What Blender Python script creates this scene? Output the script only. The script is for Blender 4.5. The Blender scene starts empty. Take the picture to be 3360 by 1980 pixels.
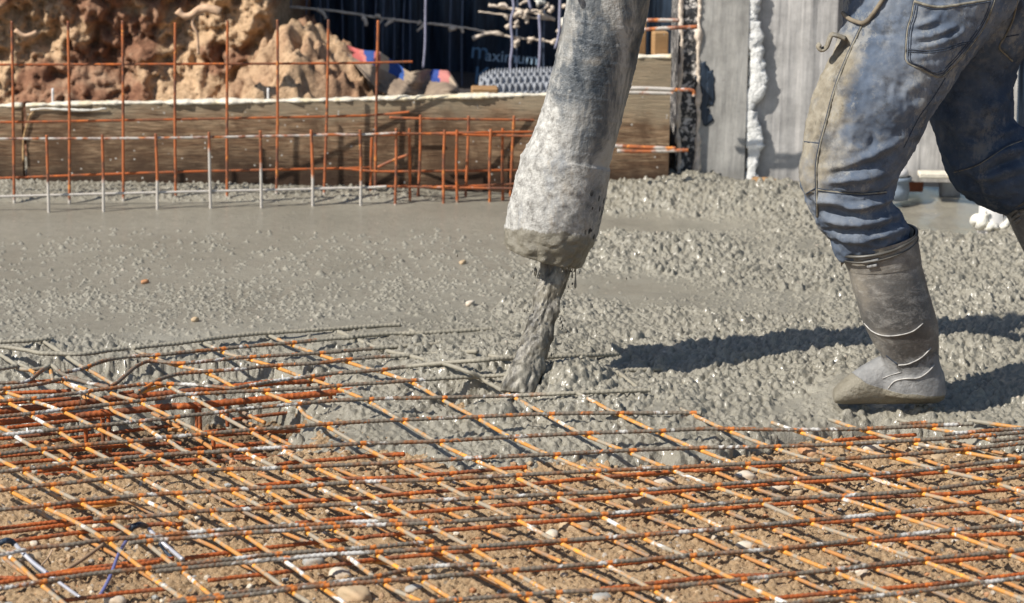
import bpy, math, random
import numpy as np
from mathutils import Vector, Matrix
from mathutils.bvhtree import BVHTree

SC = bpy.context.scene
COL = SC.collection
random.seed(7)
RNG = np.random.default_rng(7)

# ------------------------------------------------------------------ camera
FPX = 9874.0            # focal length in photo pixels (3360 wide)
CAM_H = 1.645
PITCH, ROLL = 13.5, 0.8
cam = bpy.data.cameras.new('camera')
cam_o = bpy.data.objects.new('camera', cam); COL.objects.link(cam_o)
cam.sensor_width = 36.0; cam.lens = 36.0 * FPX / 3360.0
cam.clip_start = 0.1; cam.clip_end = 500
RM = Matrix.Rotation(math.radians(90 - PITCH), 3, 'X') @ Matrix.Rotation(math.radians(ROLL), 3, 'Z')
cam_o.matrix_world = Matrix.Translation((0, 0, CAM_H)) @ RM.to_4x4()
cam.dof.use_dof = True; cam.dof.focus_distance = 6.15; cam.dof.aperture_fstop = 6.3
SC.camera = cam_o
RN = np.array(RM)
CAMP = np.array([0, 0, CAM_H])

# ------------------------------------------------------------------ light
SUN_AZ, SUN_EL = 30.0, 43.0     # light travels toward +X, turned this far to +Y
w = bpy.data.worlds.new('World'); SC.world = w; w.use_nodes = True
nt = w.node_tree
sky = nt.nodes.new('ShaderNodeTexSky'); sky.sky_type = 'NISHITA'; sky.sun_disc = False
sky.sun_elevation = math.radians(SUN_EL); sky.air_density = 1.0; sky.dust_density = 0.6
bg = nt.nodes['Background']; bg.inputs['Strength'].default_value = 0.085
nt.links.new(sky.outputs[0], bg.inputs['Color'])
ld = Vector((math.cos(math.radians(SUN_AZ)) * math.cos(math.radians(SUN_EL)),
             math.sin(math.radians(SUN_AZ)) * math.cos(math.radians(SUN_EL)),
             -math.sin(math.radians(SUN_EL))))
# sky rotation: sun direction (from ground to sun) is -ld ; Nishita azimuth 0 = +Y, turning clockwise seen from above
sky.sun_rotation = math.atan2(-ld.x, -ld.y)
sun = bpy.data.lights.new('sun', 'SUN'); sun.energy = 4.6; sun.angle = math.radians(0.5); sun.color = (1.0, 0.95, 0.87)
sun_o = bpy.data.objects.new('sun', sun); COL.objects.link(sun_o)
sun_o.rotation_euler = ld.to_track_quat('-Z', 'Y').to_euler(); sun_o.location = (-6, -3, 8)
SC.view_settings.view_transform = 'Standard'; SC.view_settings.look = 'None'
SC.view_settings.exposure = 0.5; SC.view_settings.gamma = 1.0

# ------------------------------------------------------------------ pixel -> place helpers
def ray(px, py):
    d = np.array([(px - 1680) / FPX, -(py - 990) / FPX, -1.0])
    return RN @ d
def gp(px, py, z=0.0):
    d = ray(px, py); t = (z - CAM_H) / d[2]
    return CAMP + d * t
def pv(px, py, Y):
    d = ray(px, py); t = Y / d[1]
    return CAMP + d * t
def proj(x, y, z):
    p = np.stack([x, y, z - CAM_H], -1) @ RN
    return 1680 + FPX * p[..., 0] / -p[..., 2], 990 - FPX * p[..., 1] / -p[..., 2]
D = 3360 / 2518.0       # display units -> photo px
def tile(ox, oy, s):
    return lambda *pts: [(ox + x / s, oy + y / s) for x, y in pts]
Z1 = tile(0, 1050, 4.198); Z2 = tile(600, 1050, 4.198); Z3 = tile(0, 1350, 4.198); Z4 = tile(600, 1350, 4.198)
Z5 = tile(0, 1630, 4.198); Z6 = tile(600, 1630, 4.198)
R1 = tile(0, 0, 2.0607); R2 = tile(900, 0, 2.061); R3 = tile(1100, 980, 2.099); RT = tile(1600, 0, 2.061)
R4 = tile(2500, 0, 2.0616); R5 = tile(2500, 600, 1.7453); R6 = tile(1500, 600, 1.8545)
M_ = tile(1000, 1250, 2.0315); BR = tile(2120, 1250, 2.0315); RC = tile(2000, 0, 2.394); RS = tile(1600, 750, 2.474)
RW = tile(1100, 60, 3.4986); DD = tile(0, 0, 1 / D); RF = tile(2700, 1000, 2.1)

# ------------------------------------------------------------------ noise
def _h(ix, iy, iz, s):
    h = (ix.astype(np.int64) * 73856093) ^ (iy.astype(np.int64) * 19349663) ^ (iz.astype(np.int64) * 83492791) ^ (s * 2654435)
    h = (h ^ (h >> 13)) * 1274126177
    h = h & 0x7fffffff
    h = ((h ^ (h >> 15)) * 2246822519) & 0x7fffffff
    return (h % 100003) / 100003.0
def vn(P, sc, s=0):
    Q = np.asarray(P, float) * sc
    I = np.floor(Q); f = Q - I; f = f * f * (3 - 2 * f); I = I.astype(np.int64)
    r = 0
    for a in (0, 1):
        wa = f[..., 0] if a else 1 - f[..., 0]
        for b in (0, 1):
            wb = f[..., 1] if b else 1 - f[..., 1]
            for c in (0, 1):
                wc = f[..., 2] if c else 1 - f[..., 2]
                r = r + wa * wb * wc * _h(I[..., 0] + a, I[..., 1] + b, I[..., 2] + c, s)
    return r * 2 - 1
def fbm(P, sc, o=4, s=0, g=0.5):
    r = 0; a = 1; t = 0
    for i in range(o):
        r = r + a * vn(P, sc, s + i); t += a; a *= g; sc *= 2.03
    return r / t
def sstep(a, b, x):
    t = np.clip((x - a) / (b - a), 0, 1); return t * t * (3 - 2 * t)

# ------------------------------------------------------------------ object helpers
def tag(o, label=None, cat=None, group=None, kind=None):
    if label: o['label'] = label
    if cat: o['category'] = cat
    if group: o['group'] = group
    if kind: o['kind'] = kind
    return o
def thing(name, loc, label, cat, group=None):
    o = bpy.data.objects.new(name, None); COL.objects.link(o)
    o.location = loc; o.empty_display_size = 0.05
    return tag(o, label, cat, group)
def mobj(name, V, F, mat, parent=None, smooth=True, origin=None, attrs=None):
    V = np.asarray(V, float)
    if parent is not None: origin = np.array(parent_world(parent))
    elif origin is None: origin = np.zeros(3)
    me = bpy.data.meshes.new(name)
    Vl = (V - np.asarray(origin)).astype(np.float32)
    if isinstance(F, np.ndarray):
        n = len(F); k = F.shape[1]
        me.vertices.add(len(Vl)); me.vertices.foreach_set('co', Vl.ravel())
        me.loops.add(n * k); me.loops.foreach_set('vertex_index', F.ravel().astype(np.int32))
        me.polygons.add(n); me.polygons.foreach_set('loop_start', np.arange(0, n * k, k, dtype=np.int32))
        me.polygons.foreach_set('loop_total', np.full(n, k, dtype=np.int32))
        me.update(calc_edges=True)
    else:
        me.from_pydata([tuple(v) for v in Vl], [], F); me.update()
    me.polygons.foreach_set('use_smooth', np.full(len(me.polygons), smooth))
    if attrs:
        for k_, a in attrs.items():
            at = me.attributes.new(k_, 'FLOAT', 'POINT'); at.data.foreach_set('value', np.asarray(a, np.float32).ravel())
    me.materials.append(mat)
    o = bpy.data.objects.new(name, me); COL.objects.link(o)
    if parent is not None: o.parent = parent
    else: o.location = origin
    return o
def parent_world(o):
    v = Vector(o.location)
    while o.parent is not None:
        o = o.parent; v = v + Vector(o.location)
    return v
class MB:
    def __init__(s): s.V = []; s.F = []; s.n = 0; s.A = []
    def add(s, V, F, a=0.0):
        V = np.asarray(V, float)
        for f in F: s.F.append([int(i) + s.n for i in f])
        s.V.append(V); s.A.append(np.full(len(V), a) if np.isscalar(a) else a); s.n += len(V)
    def obj(s, name, mat, parent=None, smooth=True, origin=None, **k):
        return mobj(name, np.concatenate(s.V), s.F, mat, parent, smooth, origin, {'coat': np.concatenate(s.A)}, **k)
def box(c, size, rz=0.0, bev=0.004, jit=0.0):
    sx, sy, sz = [v / 2 for v in size]; b = min(bev, sx * .4, sy * .4, sz * .4)
    bm_v = []; 
    for X in (-1, 1):
        for Y in (-1, 1):
            for Z in (-1, 1):
                bm_v += [(X * (sx - b), Y * (sy - b), Z * sz), (X * (sx - b), Y * sy, Z * (sz - b)), (X * sx, Y * (sy - b), Z * (sz - b))]
    import bmesh
    bm = bmesh.new(); vs = [bm.verts.new(v) for v in bm_v]
    bmesh.ops.convex_hull(bm, input=vs)
    bmesh.ops.dissolve_limit(bm, angle_limit=0.01, verts=bm.verts, edges=bm.edges)
    bm.verts.index_update()
    V = np.array([v.co[:] for v in bm.verts]); F = [[v.index for v in f.verts] for f in bm.faces]; bm.free()
    cz, sn = math.cos(rz), math.sin(rz)
    R = np.array([[cz, -sn, 0], [sn, cz, 0], [0, 0, 1]])
    return V @ R.T + np.array(c), F
def crom(P, n_per=None, step=None):
    P = [np.asarray(p, float) for p in P]
    if len(P) == 2: Q = [2 * P[0] - P[1]] + P + [2 * P[1] - P[0]]
    else: Q = [2 * P[0] - P[1]] + P + [2 * P[-1] - P[-2]]
    out = []
    for i in range(1, len(Q) - 2):
        p0, p1, p2, p3 = Q[i - 1:i + 3]
        L = np.linalg.norm((p2 - p1)[:3])
        n = n_per if n_per else max(1, int(L / step))
        t = np.linspace(0, 1, n, endpoint=False)[:, None]
        out.append(0.5 * ((2 * p1) + (-p0 + p2) * t + (2 * p0 - 5 * p1 + 4 * p2 - p3) * t ** 2 + (-p0 + 3 * p1 - 3 * p2 + p3) * t ** 3))
    out.append(P[-1][None])
    return np.concatenate(out)
def tube_np(C, r, n=8, rib=0.0, period=0.009, phase=0.0, up=(0, 0, 1), cap=True):
    """C (m,3) centreline, r scalar or (m,)"""
    C = np.asarray(C, float); m = len(C)
    T = np.gradient(C, axis=0); T /= np.linalg.norm(T, axis=1)[:, None] + 1e-9
    u = np.asarray(up, float)
    A = np.cross(T, u); la = np.linalg.norm(A, axis=1)
    if la.min() < 0.2:
        u = np.array([0.3, 1.0, 0.1]); A = np.cross(T, u); la = np.linalg.norm(A, axis=1)
    A /= la[:, None] + 1e-9; B = np.cross(A, T)
    th = np.arange(n) / n * 2 * math.pi
    s = np.concatenate([[0], np.cumsum(np.linalg.norm(np.diff(C, axis=0), axis=1))])
    R = np.broadcast_to(np.asarray(r, float).reshape(-1, 1) if np.ndim(r) else np.full((m, 1), r), (m, n)).copy()
    if rib:
        R *= 1 + rib * np.clip(np.sin(2 * math.pi * s[:, None] / period + np.abs(th[None] - math.pi) * 1.2 + phase), -0.2, 1)
    V = C[:, None] + R[..., None] * (np.cos(th)[None, :, None] * A[:, None] + np.sin(th)[None, :, None] * B[:, None])
    V = V.reshape(-1, 3)
    i = np.arange(m - 1)[:, None] * n; j = np.arange(n)[None]; j2 = (j + 1) % n
    F = np.stack([i + j, i + j2, i + n + j2, i + n + j], -1).reshape(-1, 4)
    if cap:   # close with a shrunken ring (stays quads)
        for e, base in ((0, 0), (m - 1, (m - 1) * n)):
            V = np.concatenate([V, C[e][None] + (V[base:base + n] - C[e]) * 0.05])
            k = len(V) - n; jj = np.arange(n); j3 = (jj + 1) % n
            q = np.stack([base + j3, base + jj, k + jj, k + j3], -1) if e == 0 else np.stack([base + jj, base + j3, k + j3, k + jj], -1)
            F = np.concatenate([F, q])
    return V, F
def text_obj(s, size, loc, rot, mat, name, parent=None, extr=0.0005):
    cu = bpy.data.curves.new(name, 'FONT'); cu.body = s; cu.size = size; cu.extrude = extr
    t = bpy.data.objects.new(name, cu); COL.objects.link(t)
    me = bpy.data.meshes.new_from_object(t.evaluated_get(bpy.context.evaluated_depsgraph_get()))
    bpy.data.objects.remove(t); me.materials.clear(); me.materials.append(mat)
    o = bpy.data.objects.new(name, me); COL.objects.link(o); o.parent = parent
    o.location = loc if parent is None else Vector(loc) - parent_world(parent)
    o.rotation_euler = rot
    return o

# ------------------------------------------------------------------ material helper
class NT:
    def __init__(s, name):
        s.m = bpy.data.materials.new(name); s.m.use_nodes = True
        s.t = s.m.node_tree; s.b = s.t.nodes['Principled BSDF']; s.tc = s.t.nodes.new('ShaderNodeTexCoord').outputs['Object']
    def n(s, k, **a):
        x = s.t.nodes.new(k)
        for q, v in a.items(): setattr(x, q, v)
        return x
    def inp(s, sock, v):
        if hasattr(v, 'links') or isinstance(v, bpy.types.NodeSocket): s.t.links.new(v, sock)
        elif isinstance(v, (tuple, list)) and len(v) == 3 and sock.type == 'RGBA': sock.default_value = (*v, 1)
        elif sock.type == 'RGBA' and not isinstance(v, (tuple, list)): sock.default_value = (v, v, v, 1)
        else: sock.default_value = v
    def noise(s, scale, detail=4, rough=.55, vec=None, dist=0.0, out='Fac'):
        x = s.n('ShaderNodeTexNoise'); s.inp(x.inputs['Vector'], vec or s.tc)
        x.inputs['Scale'].default_value = scale; x.inputs['Detail'].default_value = detail
        x.inputs['Roughness'].default_value = rough; x.inputs['Distortion'].default_value = dist
        return x.outputs[out]
    def vor(s, scale, vec=None, feature='F1', out='Distance', rand=1.0):
        x = s.n('ShaderNodeTexVoronoi', feature=feature); s.inp(x.inputs['Vector'], vec or s.tc)
        x.inputs['Scale'].default_value = scale; x.inputs['Randomness'].default_value = rand
        return x.outputs[out]
    def ramp(s, f, stops, interp='LINEAR'):
        x = s.n('ShaderNodeValToRGB'); s.inp(x.inputs[0], f); e = x.color_ramp.elements; x.color_ramp.interpolation = interp
        while len(e) < len(stops): e.new(0.5)
        for q, (p, c) in zip(e, stops):
            q.position = p; q.color = (*c, 1) if isinstance(c, (tuple, list)) else (c, c, c, 1)
        return x.outputs[0]
    def mix(s, f, a, b, mode='MIX'):
        x = s.n('ShaderNodeMix', data_type='RGBA', blend_type=mode); s.inp(x.inputs[0], f); s.inp(x.inputs[6], a); s.inp(x.inputs[7], b)
        return x.outputs[2]
    def math(s, op, a, b=0.0, clamp=False):
        x = s.n('ShaderNodeMath', operation=op, use_clamp=clamp); s.inp(x.inputs[0], a); s.inp(x.inputs[1], b); return x.outputs[0]
    def mapping(s, scale=(1, 1, 1), rot=(0, 0, 0)):
        x = s.n('ShaderNodeMapping'); s.t.links.new(s.tc, x.inputs[0]); x.inputs['Scale'].default_value = scale; x.inputs['Rotation'].default_value = rot
        return x.outputs[0]
    def attr(s, name): return s.n('ShaderNodeAttribute', attribute_name=name).outputs['Fac']
    def bump(s, h, strength=.3, dist=.004, norm=None):
        x = s.n('ShaderNodeBump'); s.inp(x.inputs['Height'], h); x.inputs['Strength'].default_value = strength; x.inputs['Distance'].default_value = dist
        if norm is not None: s.t.links.new(norm, x.inputs['Normal'])
        return x.outputs[0]
    def out(s, col=None, rough=None, norm=None, metal=None, spec=None):
        for k, v in (('Base Color', col), ('Roughness', rough), ('Normal', norm), ('Metallic', metal), ('Specular IOR Level', spec)):
            if v is not None: s.inp(s.b.inputs[k], v)
        return s.m

def m_plain(name, c, rough=.7, var=.25, scale=40, bump=.2):
    s = NT(name); n1 = s.noise(scale, 5)
    dk = tuple(x * (1 - var) for x in c); lt = tuple(min(1, x * (1 + var)) for x in c)
    return s.out(s.ramp(n1, [(.3, dk), (.7, lt)]), rough, s.bump(s.noise(scale * 3, 3), bump, .003))

def make_concrete():
    s = NT('wet_concrete')
    z = s.attr('rough')
    n1 = s.noise(3.0, 5, .6); n2 = s.noise(140, 3, .6); n3 = s.noise(28, 4, .6)
    c = s.ramp(n1, [(.3, (.212, .193, .146)), (.7, (.288, .265, .207))])
    c = s.mix(s.ramp(n2, [(.35, 0), (.75, .35)]), c, (.33, .31, .265))
    c = s.mix(s.ramp(n3, [(.35, .30), (.6, 0)]), c, (.15, .137, .11))
    sp = s.vor(90, feature='F1'); sel = s.vor(90, out='Color')
    r_ = s.n('ShaderNodeSeparateColor'); s.inp(r_.inputs[0], sel)
    peb = s.math('MULTIPLY', s.math('GREATER_THAN', r_.outputs[0], .985), s.math('LESS_THAN', sp, .3))
    c = s.mix(s.math('MULTIPLY', peb, .8), c, (.5, .42, .33))
    rg = s.mix(z, .46, .23); rg = s.math('ADD', rg, s.math('MULTIPLY', s.noise(60, 3), .16))
    rg = s.math('SUBTRACT', rg, s.math('MULTIPLY', s.attr('pool'), .42), True)
    b = s.bump(s.math('ADD', s.noise(210, 4, .65), s.math('MULTIPLY', s.noise(520, 2), .5)), .7, .0045)
    s.b.inputs['Coat Weight'].default_value = .28; s.b.inputs['Coat Roughness'].default_value = .15
    return s.out(c, rg, b, spec=.5)
def make_soil():
    s = NT('sandy_soil')
    n1 = s.noise(5, 5, .6); n2 = s.noise(240, 4, .75); n3 = s.noise(75, 6, .8)
    c = s.ramp(n1, [(.3, (.35, .222, .118)), (.7, (.47, .32, .18))])
    c = s.mix(s.ramp(n2, [(.42, 0), (.66, .8)]), c, (.62, .46, .29))
    c = s.mix(s.ramp(n3, [(.34, .75), (.48, 0)]), c, (.15, .09, .045))
    sp = s.vor(75); sel = s.n('ShaderNodeSeparateColor'); s.inp(sel.inputs[0], s.vor(75, out='Color'))
    peb = s.math('MULTIPLY', s.math('GREATER_THAN', sel.outputs[0], .88), s.math('LESS_THAN', sp, .38))
    pc = s.ramp(sel.outputs[1], [(.2, (.22, .19, .16)), (.5, (.55, .43, .30)), (.8, (.62, .56, .48))])
    c = s.mix(s.math('MULTIPLY', peb, .85), c, pc)
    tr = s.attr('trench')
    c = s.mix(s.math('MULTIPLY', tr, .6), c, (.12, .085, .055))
    return s.out(c, .9, s.bump(s.noise(300, 5, .75), 1.0, .006), spec=.2)
def make_rebar(name, steel, rust, spot, white, thr=.6, coatc=(.27, .245, .19), rt=.42):
    s = NT(name)
    a = s.attr('coat'); m = s.mapping((1, 1, 1))
    n1 = s.noise(16, 5, .7); n2 = s.noise(34, 4, .6, dist=1.0); n3 = s.noise(9, 5, .75, dist=.6)
    c = s.mix(s.ramp(n1, [(rt, 0), (rt + .12, 1)]), steel, rust)
    c = s.mix(s.ramp(n2, [(.60, 0), (.66, 1)]), c, spot)
    c = s.mix(s.ramp(s.math('MULTIPLY', s.attr('weld'), s.math('ADD', s.noise(60, 2), .45)), [(.45, 0), (.6, 1)]), c, spot)
    c = s.mix(s.ramp(n2, [(.30, 1), (.36, 0)]), c, tuple(x * .45 for x in rust))
    c = s.mix(s.ramp(n3, [(thr, 0), (thr + .05, 1)]), c, white)
    ce = s.mix(s.noise(70, 3), tuple(x * .75 for x in coatc), tuple(x * 1.25 for x in coatc))
    am = s.math('ADD', a, s.math('MULTIPLY', s.math('SUBTRACT', s.noise(30, 4), .5), .9))
    c = s.mix(s.ramp(am, [(.42, 0), (.56, 1)]), c, ce)
    return s.out(c, .62, s.bump(s.noise(350, 3, .6), .5, .002), spec=.35)

M = {}
M['concrete'] = make_concrete()
M['soil'] = make_soil()
M['bar_t'] = make_rebar('rusty_steel_grey', (.17, .14, .105), (.24, .10, .04), (.52, .165, .035), (.54, .52, .48), .56, rt=.49)
M['bar_l'] = make_rebar('rusty_steel_ochre', (.30, .255, .19), (.50, .225, .05), (.76, .33, .05), (.64, .62, .58), .58, rt=.445)
M['bar_b'] = make_rebar('rusty_steel_red', (.20, .08, .04), (.40, .10, .025), (.55, .15, .03), (.45, .40, .35), .70)
M['bar_bl'] = make_rebar('rusty_steel_brown', (.24, .18, .13), (.42, .19, .06), (.62, .28, .07), (.5, .46, .42), .68)
M['bar_bg'] = make_rebar('rusty_steel_orange', (.15, .065, .04), (.40, .12, .04), (.62, .22, .05), (.6, .56, .52), .68, (.48, .44, .39))
# ------------------------------------------------------------------ setting: ground surfaces
def seg_dist(px, py, poly, closed=True):
    n = len(poly); best = np.full(px.shape, 1e9); ins = np.zeros(px.shape, bool)
    rng = range(n if closed else n - 1)
    for i in rng:
        x1, y1 = poly[i]; x2, y2 = poly[(i + 1) % n]
        dx, dy = x2 - x1, y2 - y1; L = dx * dx + dy * dy + 1e-12
        t = np.clip(((px - x1) * dx + (py - y1) * dy) / L, 0, 1)
        best = np.minimum(best, (px - x1 - t * dx) ** 2 + (py - y1 - t * dy) ** 2)
        if closed:
            c = ((y1 > py) != (y2 > py)) & (px < (x2 - x1) * (py - y1) / (y2 - y1 + 1e-12) + x1)
            ins ^= c
    return np.sqrt(best), ins
def interp_line(px, pts):
    return np.interp(px, [p[0] for p in pts], [p[1] for p in pts])

ZS = -0.062       # soil level
ZT = 0.0          # upper mesh level
ZB = -0.040       # lower mesh level
front = Z1((-2500, 1000), (0, 980), (560, 960), (1300, 930)) + Z2((0, 900), (700, 870), (1200, 850), (1700, 1000), (1500, 1220), (1250, 1330)) + \
    Z4((1100, 120), (1500, 230), (1650, 300), (1500, 440), (1700, 580), (2010, 640)) + \
    R3((330, 1075), (480, 1090), (660, 1160), (830, 1195), (1200, 1200), (1430, 1195), (1800, 1170), (1960, 1190), (2200, 1150)) + \
    BR((180, 600), (370, 600), (540, 585), (650, 535), (820, 490), (860, 440), (1240, 405), (1700, 380), (1980, 425), (2200, 500), (2519, 500), (3400, 500))
FW = [tuple(gp(x, y, ZS)[:2]) for x, y in front]
FWP = FW + [(3.5, 9.5), (-3.5, 9.5)]
trench_poly = [tuple(gp(x, y, ZS)[:2]) for x, y in [(-700, 1250), (0, 1235), (900, 1225), (1120, 1290), (1060, 1400), (980, 1470), (860, 1500), (600, 1530), (0, 1560), (-700, 1600)]]
levl = [(0, 1130), (600, 1110), (1100, 1100), (1400, 1150), (1560, 1225), (1900, 1290), (2500, 1340), (3360, 1350)]
coat_line = [(-500, 1215), (0, 1215), (230, 1215), (300, 1185), (480, 1160), (620, 1138), (700, 1142), (900, 1118), (1130, 1120), (1250, 1150), (1400, 1250),
             (1700, 1296), (2200, 1300), (2300, 1362), (2700, 1385), (3360, 1395)]

def stamp(H, x0, y0, dx, N, rlo, rhi, maskf, seed, hf=.8, sink=.35, pw=2.0, flat=0.0):
    rng = np.random.default_rng(seed)
    ny, nx = H.shape; H0 = H.copy()
    X = rng.random(N) * (nx - 1) * dx + x0; Y = rng.random(N) * (ny - 1) * dx + y0
    keep = rng.random(N) < maskf(X, Y); X = X[keep]; Y = Y[keep]; n = len(X)
    R = rlo + (rhi - rlo) * rng.random(n) ** pw
    A = rng.random(n) * math.pi; AS = .6 + .4 * rng.random(n); TX = rng.normal(0, .45, n); TY = rng.normal(0, .45, n)
    E = 1.6 + rng.random(n) * 2.2; SK = sink + rng.random(n) * .45 - .15
    for k in range(n):
        r = R[k]; i0 = max(0, int((X[k] - x0 - r) / dx)); i1 = min(nx, int((X[k] - x0 + r) / dx) + 2)
        j0 = max(0, int((Y[k] - y0 - r) / dx)); j1 = min(ny, int((Y[k] - y0 + r) / dx) + 2)
        if i1 <= i0 or j1 <= j0: continue
        gx = (np.arange(i0, i1) * dx + x0 - X[k])[None] / r; gy = (np.arange(j0, j1) * dx + y0 - Y[k])[:, None] / r
        c, s_ = math.cos(A[k]), math.sin(A[k])
        u = gx * c + gy * s_; v = (-gx * s_ + gy * c) / AS[k]
        d2 = np.abs(u) ** E[k] + np.abs(v) ** E[k]
        h = np.where(d2 < 1, np.sqrt(np.maximum(0, 1 - d2)) * (1 + TX[k] * u + TY[k] * v), -9)
        sub = H[j0:j1, i0:i1]; base = H0[min(ny - 1, (j0 + j1) // 2), min(nx - 1, (i0 + i1) // 2)] - SK[k] * r
        np.maximum(sub, base + hf * r * h, out=sub)

def grid_faces(ny, nx, keep=None):
    j, i = np.meshgrid(np.arange(ny - 1), np.arange(nx - 1), indexing='ij')
    a = j * nx + i
    F = np.stack([a, a + 1, a + nx + 1, a + nx], -1)
    if keep is not None:
        k = keep[:-1, :-1] | keep[1:, :-1] | keep[:-1, 1:] | keep[1:, 1:]
        F = F[k]
    return F.reshape(-1, 4)

# --- soil
DXS = 0.0025
sx0, sx1, sy0, sy1 = -1.5, 1.5, 4.1, 6.35
nx = int((sx1 - sx0) / DXS); ny = int((sy1 - sy0) / DXS)
gx = sx0 + np.arange(nx) * DXS; gy = sy0 + np.arange(ny) * DXS
GX, GY = np.meshgrid(gx, gy)
P3 = np.stack([GX, GY, GX * 0], -1)
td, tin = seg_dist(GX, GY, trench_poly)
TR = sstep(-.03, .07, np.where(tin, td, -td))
HS = ZS + .010 * fbm(P3, 3, 3, 11) + .008 * fbm(P3, 14, 4, 21) - .11 * TR
stamp(HS, sx0, sy0, DXS, 900, .012, .03, lambda X, Y: np.full(X.shape, .5), 1, hf=.7, sink=.5)
stamp(HS, sx0, sy0, DXS, 240000, .0026, .0085, lambda X, Y: .30 + .70 * (vn(np.stack([X, Y, X * 0], -1), 7, 5) > -.25), 2, hf=1.1, sink=.1, pw=3.0)
HS += .0012 * fbm(P3, 150, 2, 31)
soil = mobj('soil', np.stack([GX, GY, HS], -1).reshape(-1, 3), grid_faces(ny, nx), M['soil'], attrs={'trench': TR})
tag(soil, kind='structure')
def soil_z(x, y):
    i = np.clip(((np.asarray(x) - sx0) / DXS).astype(int), 0, nx - 1); j = np.clip(((np.asarray(y) - sy0) / DXS).astype(int), 0, ny - 1)
    return HS_keep[j, i]
HS_keep = HS; s_nx, s_ny = nx, ny
def soil_h(x, y):
    i = int(min(max((x - sx0) / DXS, 0), s_nx - 1)); j = int(min(max((y - sy0) / DXS, 0), s_ny - 1))
    return float(HS_keep[j, i])

# --- concrete
DXC = 0.0026
cx0, cx1, cy0, cy1 = -1.6, 1.6, 5.35, 8.5
nx = int((cx1 - cx0) / DXC); ny = int((cy1 - cy0) / DXC)
gx = cx0 + np.arange(nx) * DXC; gy = cy0 + np.arange(ny) * DXC
GX, GY = np.meshgrid(gx, gy)
P3 = np.stack([GX, GY, GX * 0], -1)
PX, PY = proj(GX, GY, GX * 0)
fd, fin = seg_dist(GX, GY, FWP)
fd = np.where(fin, fd, -fd) + .03 * fbm(P3, 12, 3, 77)
lv = PY - interp_line(PX, levl)                      # >0: nearer than the finished level
low = sstep(-50, 150, lv)
leftlow = low * sstep(1250, 800, PX)
HC = .004 * fbm(P3, 2.2, 3, 41) + .018 * fbm(P3, 4, 3, 43) * sstep(1500, 1900, PX)
right = sstep(1850, 2250, PX)
HC = HC - low * (.034 - .052 * right) - leftlow * .03
# roughness field from places in the photo
def ell(cx, cy, rx, ry, rot=0.0):
    c, s_ = math.cos(rot), math.sin(rot); u = (PX - cx) * c + (PY - cy) * s_; v = -(PX - cx) * s_ + (PY - cy) * c
    return np.exp(-((u / rx) ** 2 + (v / ry) ** 2) ** 1.5)
wob = 60 * fbm(P3, 5, 3, 55)
RZ = sstep(1500, 1820, PX + wob + (PY - 1000) * .55)
RZ = np.maximum(RZ, sstep(1085, 1130, PY + wob * .5))
fl = PY + wob * .6 + (PX - 500) * .02
left_ = .5 + .5 * fbm(P3 * np.array([.6, 1.6, 1]), 3.5, 3, 56)
RZ = np.maximum(RZ, .34 * sstep(905, 985, fl) * (.35 + left_) * (1 - .5 * ell(600, 1060, 500, 40)))
RZ = np.maximum(RZ, .075 * sstep(740, 800, PY))
RZ = RZ * (1 - .75 * sstep(.22, .42, fbm(P3, 3.2, 3, 57)) * sstep(1.0, .9, ell(1800, 1180, 260, 40) + ell(2250, 640, 330, 45)))
sm = ell(2080, 952, 300, 48, .06) + 1.3 * ell(2120, 742, 430, 36, .03) + .9 * ell(2300, 1050, 120, 10)
RZ = RZ * np.clip(1 - sm, 0, 1)
pool = sstep(0, 1, np.clip(1.6 * (ell(3080, 655, 230, 95, .12)), 0, 1)) * sstep(760, 735, PY - (PX - 3000) * .12)
pool = np.maximum(pool, 0.35 * ell(2080, 952, 330, 55, .06))
RZ = RZ * (1 - np.clip(pool * 2, 0, 1))
lipR = sstep(668, 655, PY) * sstep(1500, 1300, PX)
RZ = np.maximum(RZ, .35 * lipR)
# mounds
HC += .05 * ell(2250, 640, 330, 45, .05) + .04 * ell(2650, 700, 260, 60) + .035 * ell(2250, 825, 420, 34) + .03 * ell(1800, 1180, 260, 40)
HC += .038 * ell(1880, 1262, 120, 26) + .022 * ell(1480, 1205, 170, 24) + .02 * ell(1620, 1330, 120, 16) + .012 * lipR
HC -= .085 * ell(1545, 1262, 115, 26) + .05 * ell(1270, 1275, 60, 25) * 0
HC -= .030 * pool * (PY < 800)
HC += .012 * ell(2600, 1180, 500, 60) + .02 * ell(3050, 1350, 330, 25)
foot = ell(2940, 1292, 185, 30); ringf = np.clip(ell(2930, 1300, 260, 58) - 1.3 * ell(2940, 1288, 190, 34), 0, 1)
HC = HC * (1 - foot) + .014 * foot + .022 * ringf
# lumps
rz_lo = RZ[::4, ::4]
def rmask(X, Y):
    return RZ[np.clip(((Y - cy0) / DXC).astype(int), 0, ny - 1), np.clip(((X - cx0) / DXC).astype(int), 0, nx - 1)]
HC += RZ * (.007 * fbm(P3, 22, 3, 61))
base0 = HC.copy()
stamp(HC, cx0, cy0, DXC, 90000, .0045, .013, lambda X, Y: np.where(rmask(X, Y) > .55, rmask(X, Y), rmask(X, Y) * .02) * (1 - .0), 3, hf=1.05, sink=.25, pw=1.7)
stamp(HC, cx0, cy0, DXC, 1200, .016, .030, lambda X, Y: np.where(rmask(X, Y) > .7, .8, 0), 5, hf=.55, sink=.35)
stamp(HC, cx0, cy0, DXC, 190000, .0030, .0062, lambda X, Y: np.clip(rmask(X, Y) * .9, 0, 1), 4, hf=1.25, sink=.1, pw=1.4)
def blur(A):
    B = A.copy(); B[1:-1] = (A[:-2] + 2 * A[1:-1] + A[2:]) / 4; C = B.copy(); C[:, 1:-1] = (B[:, :-2] + 2 * B[:, 1:-1] + B[:, 2:]) / 4; return C
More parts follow.
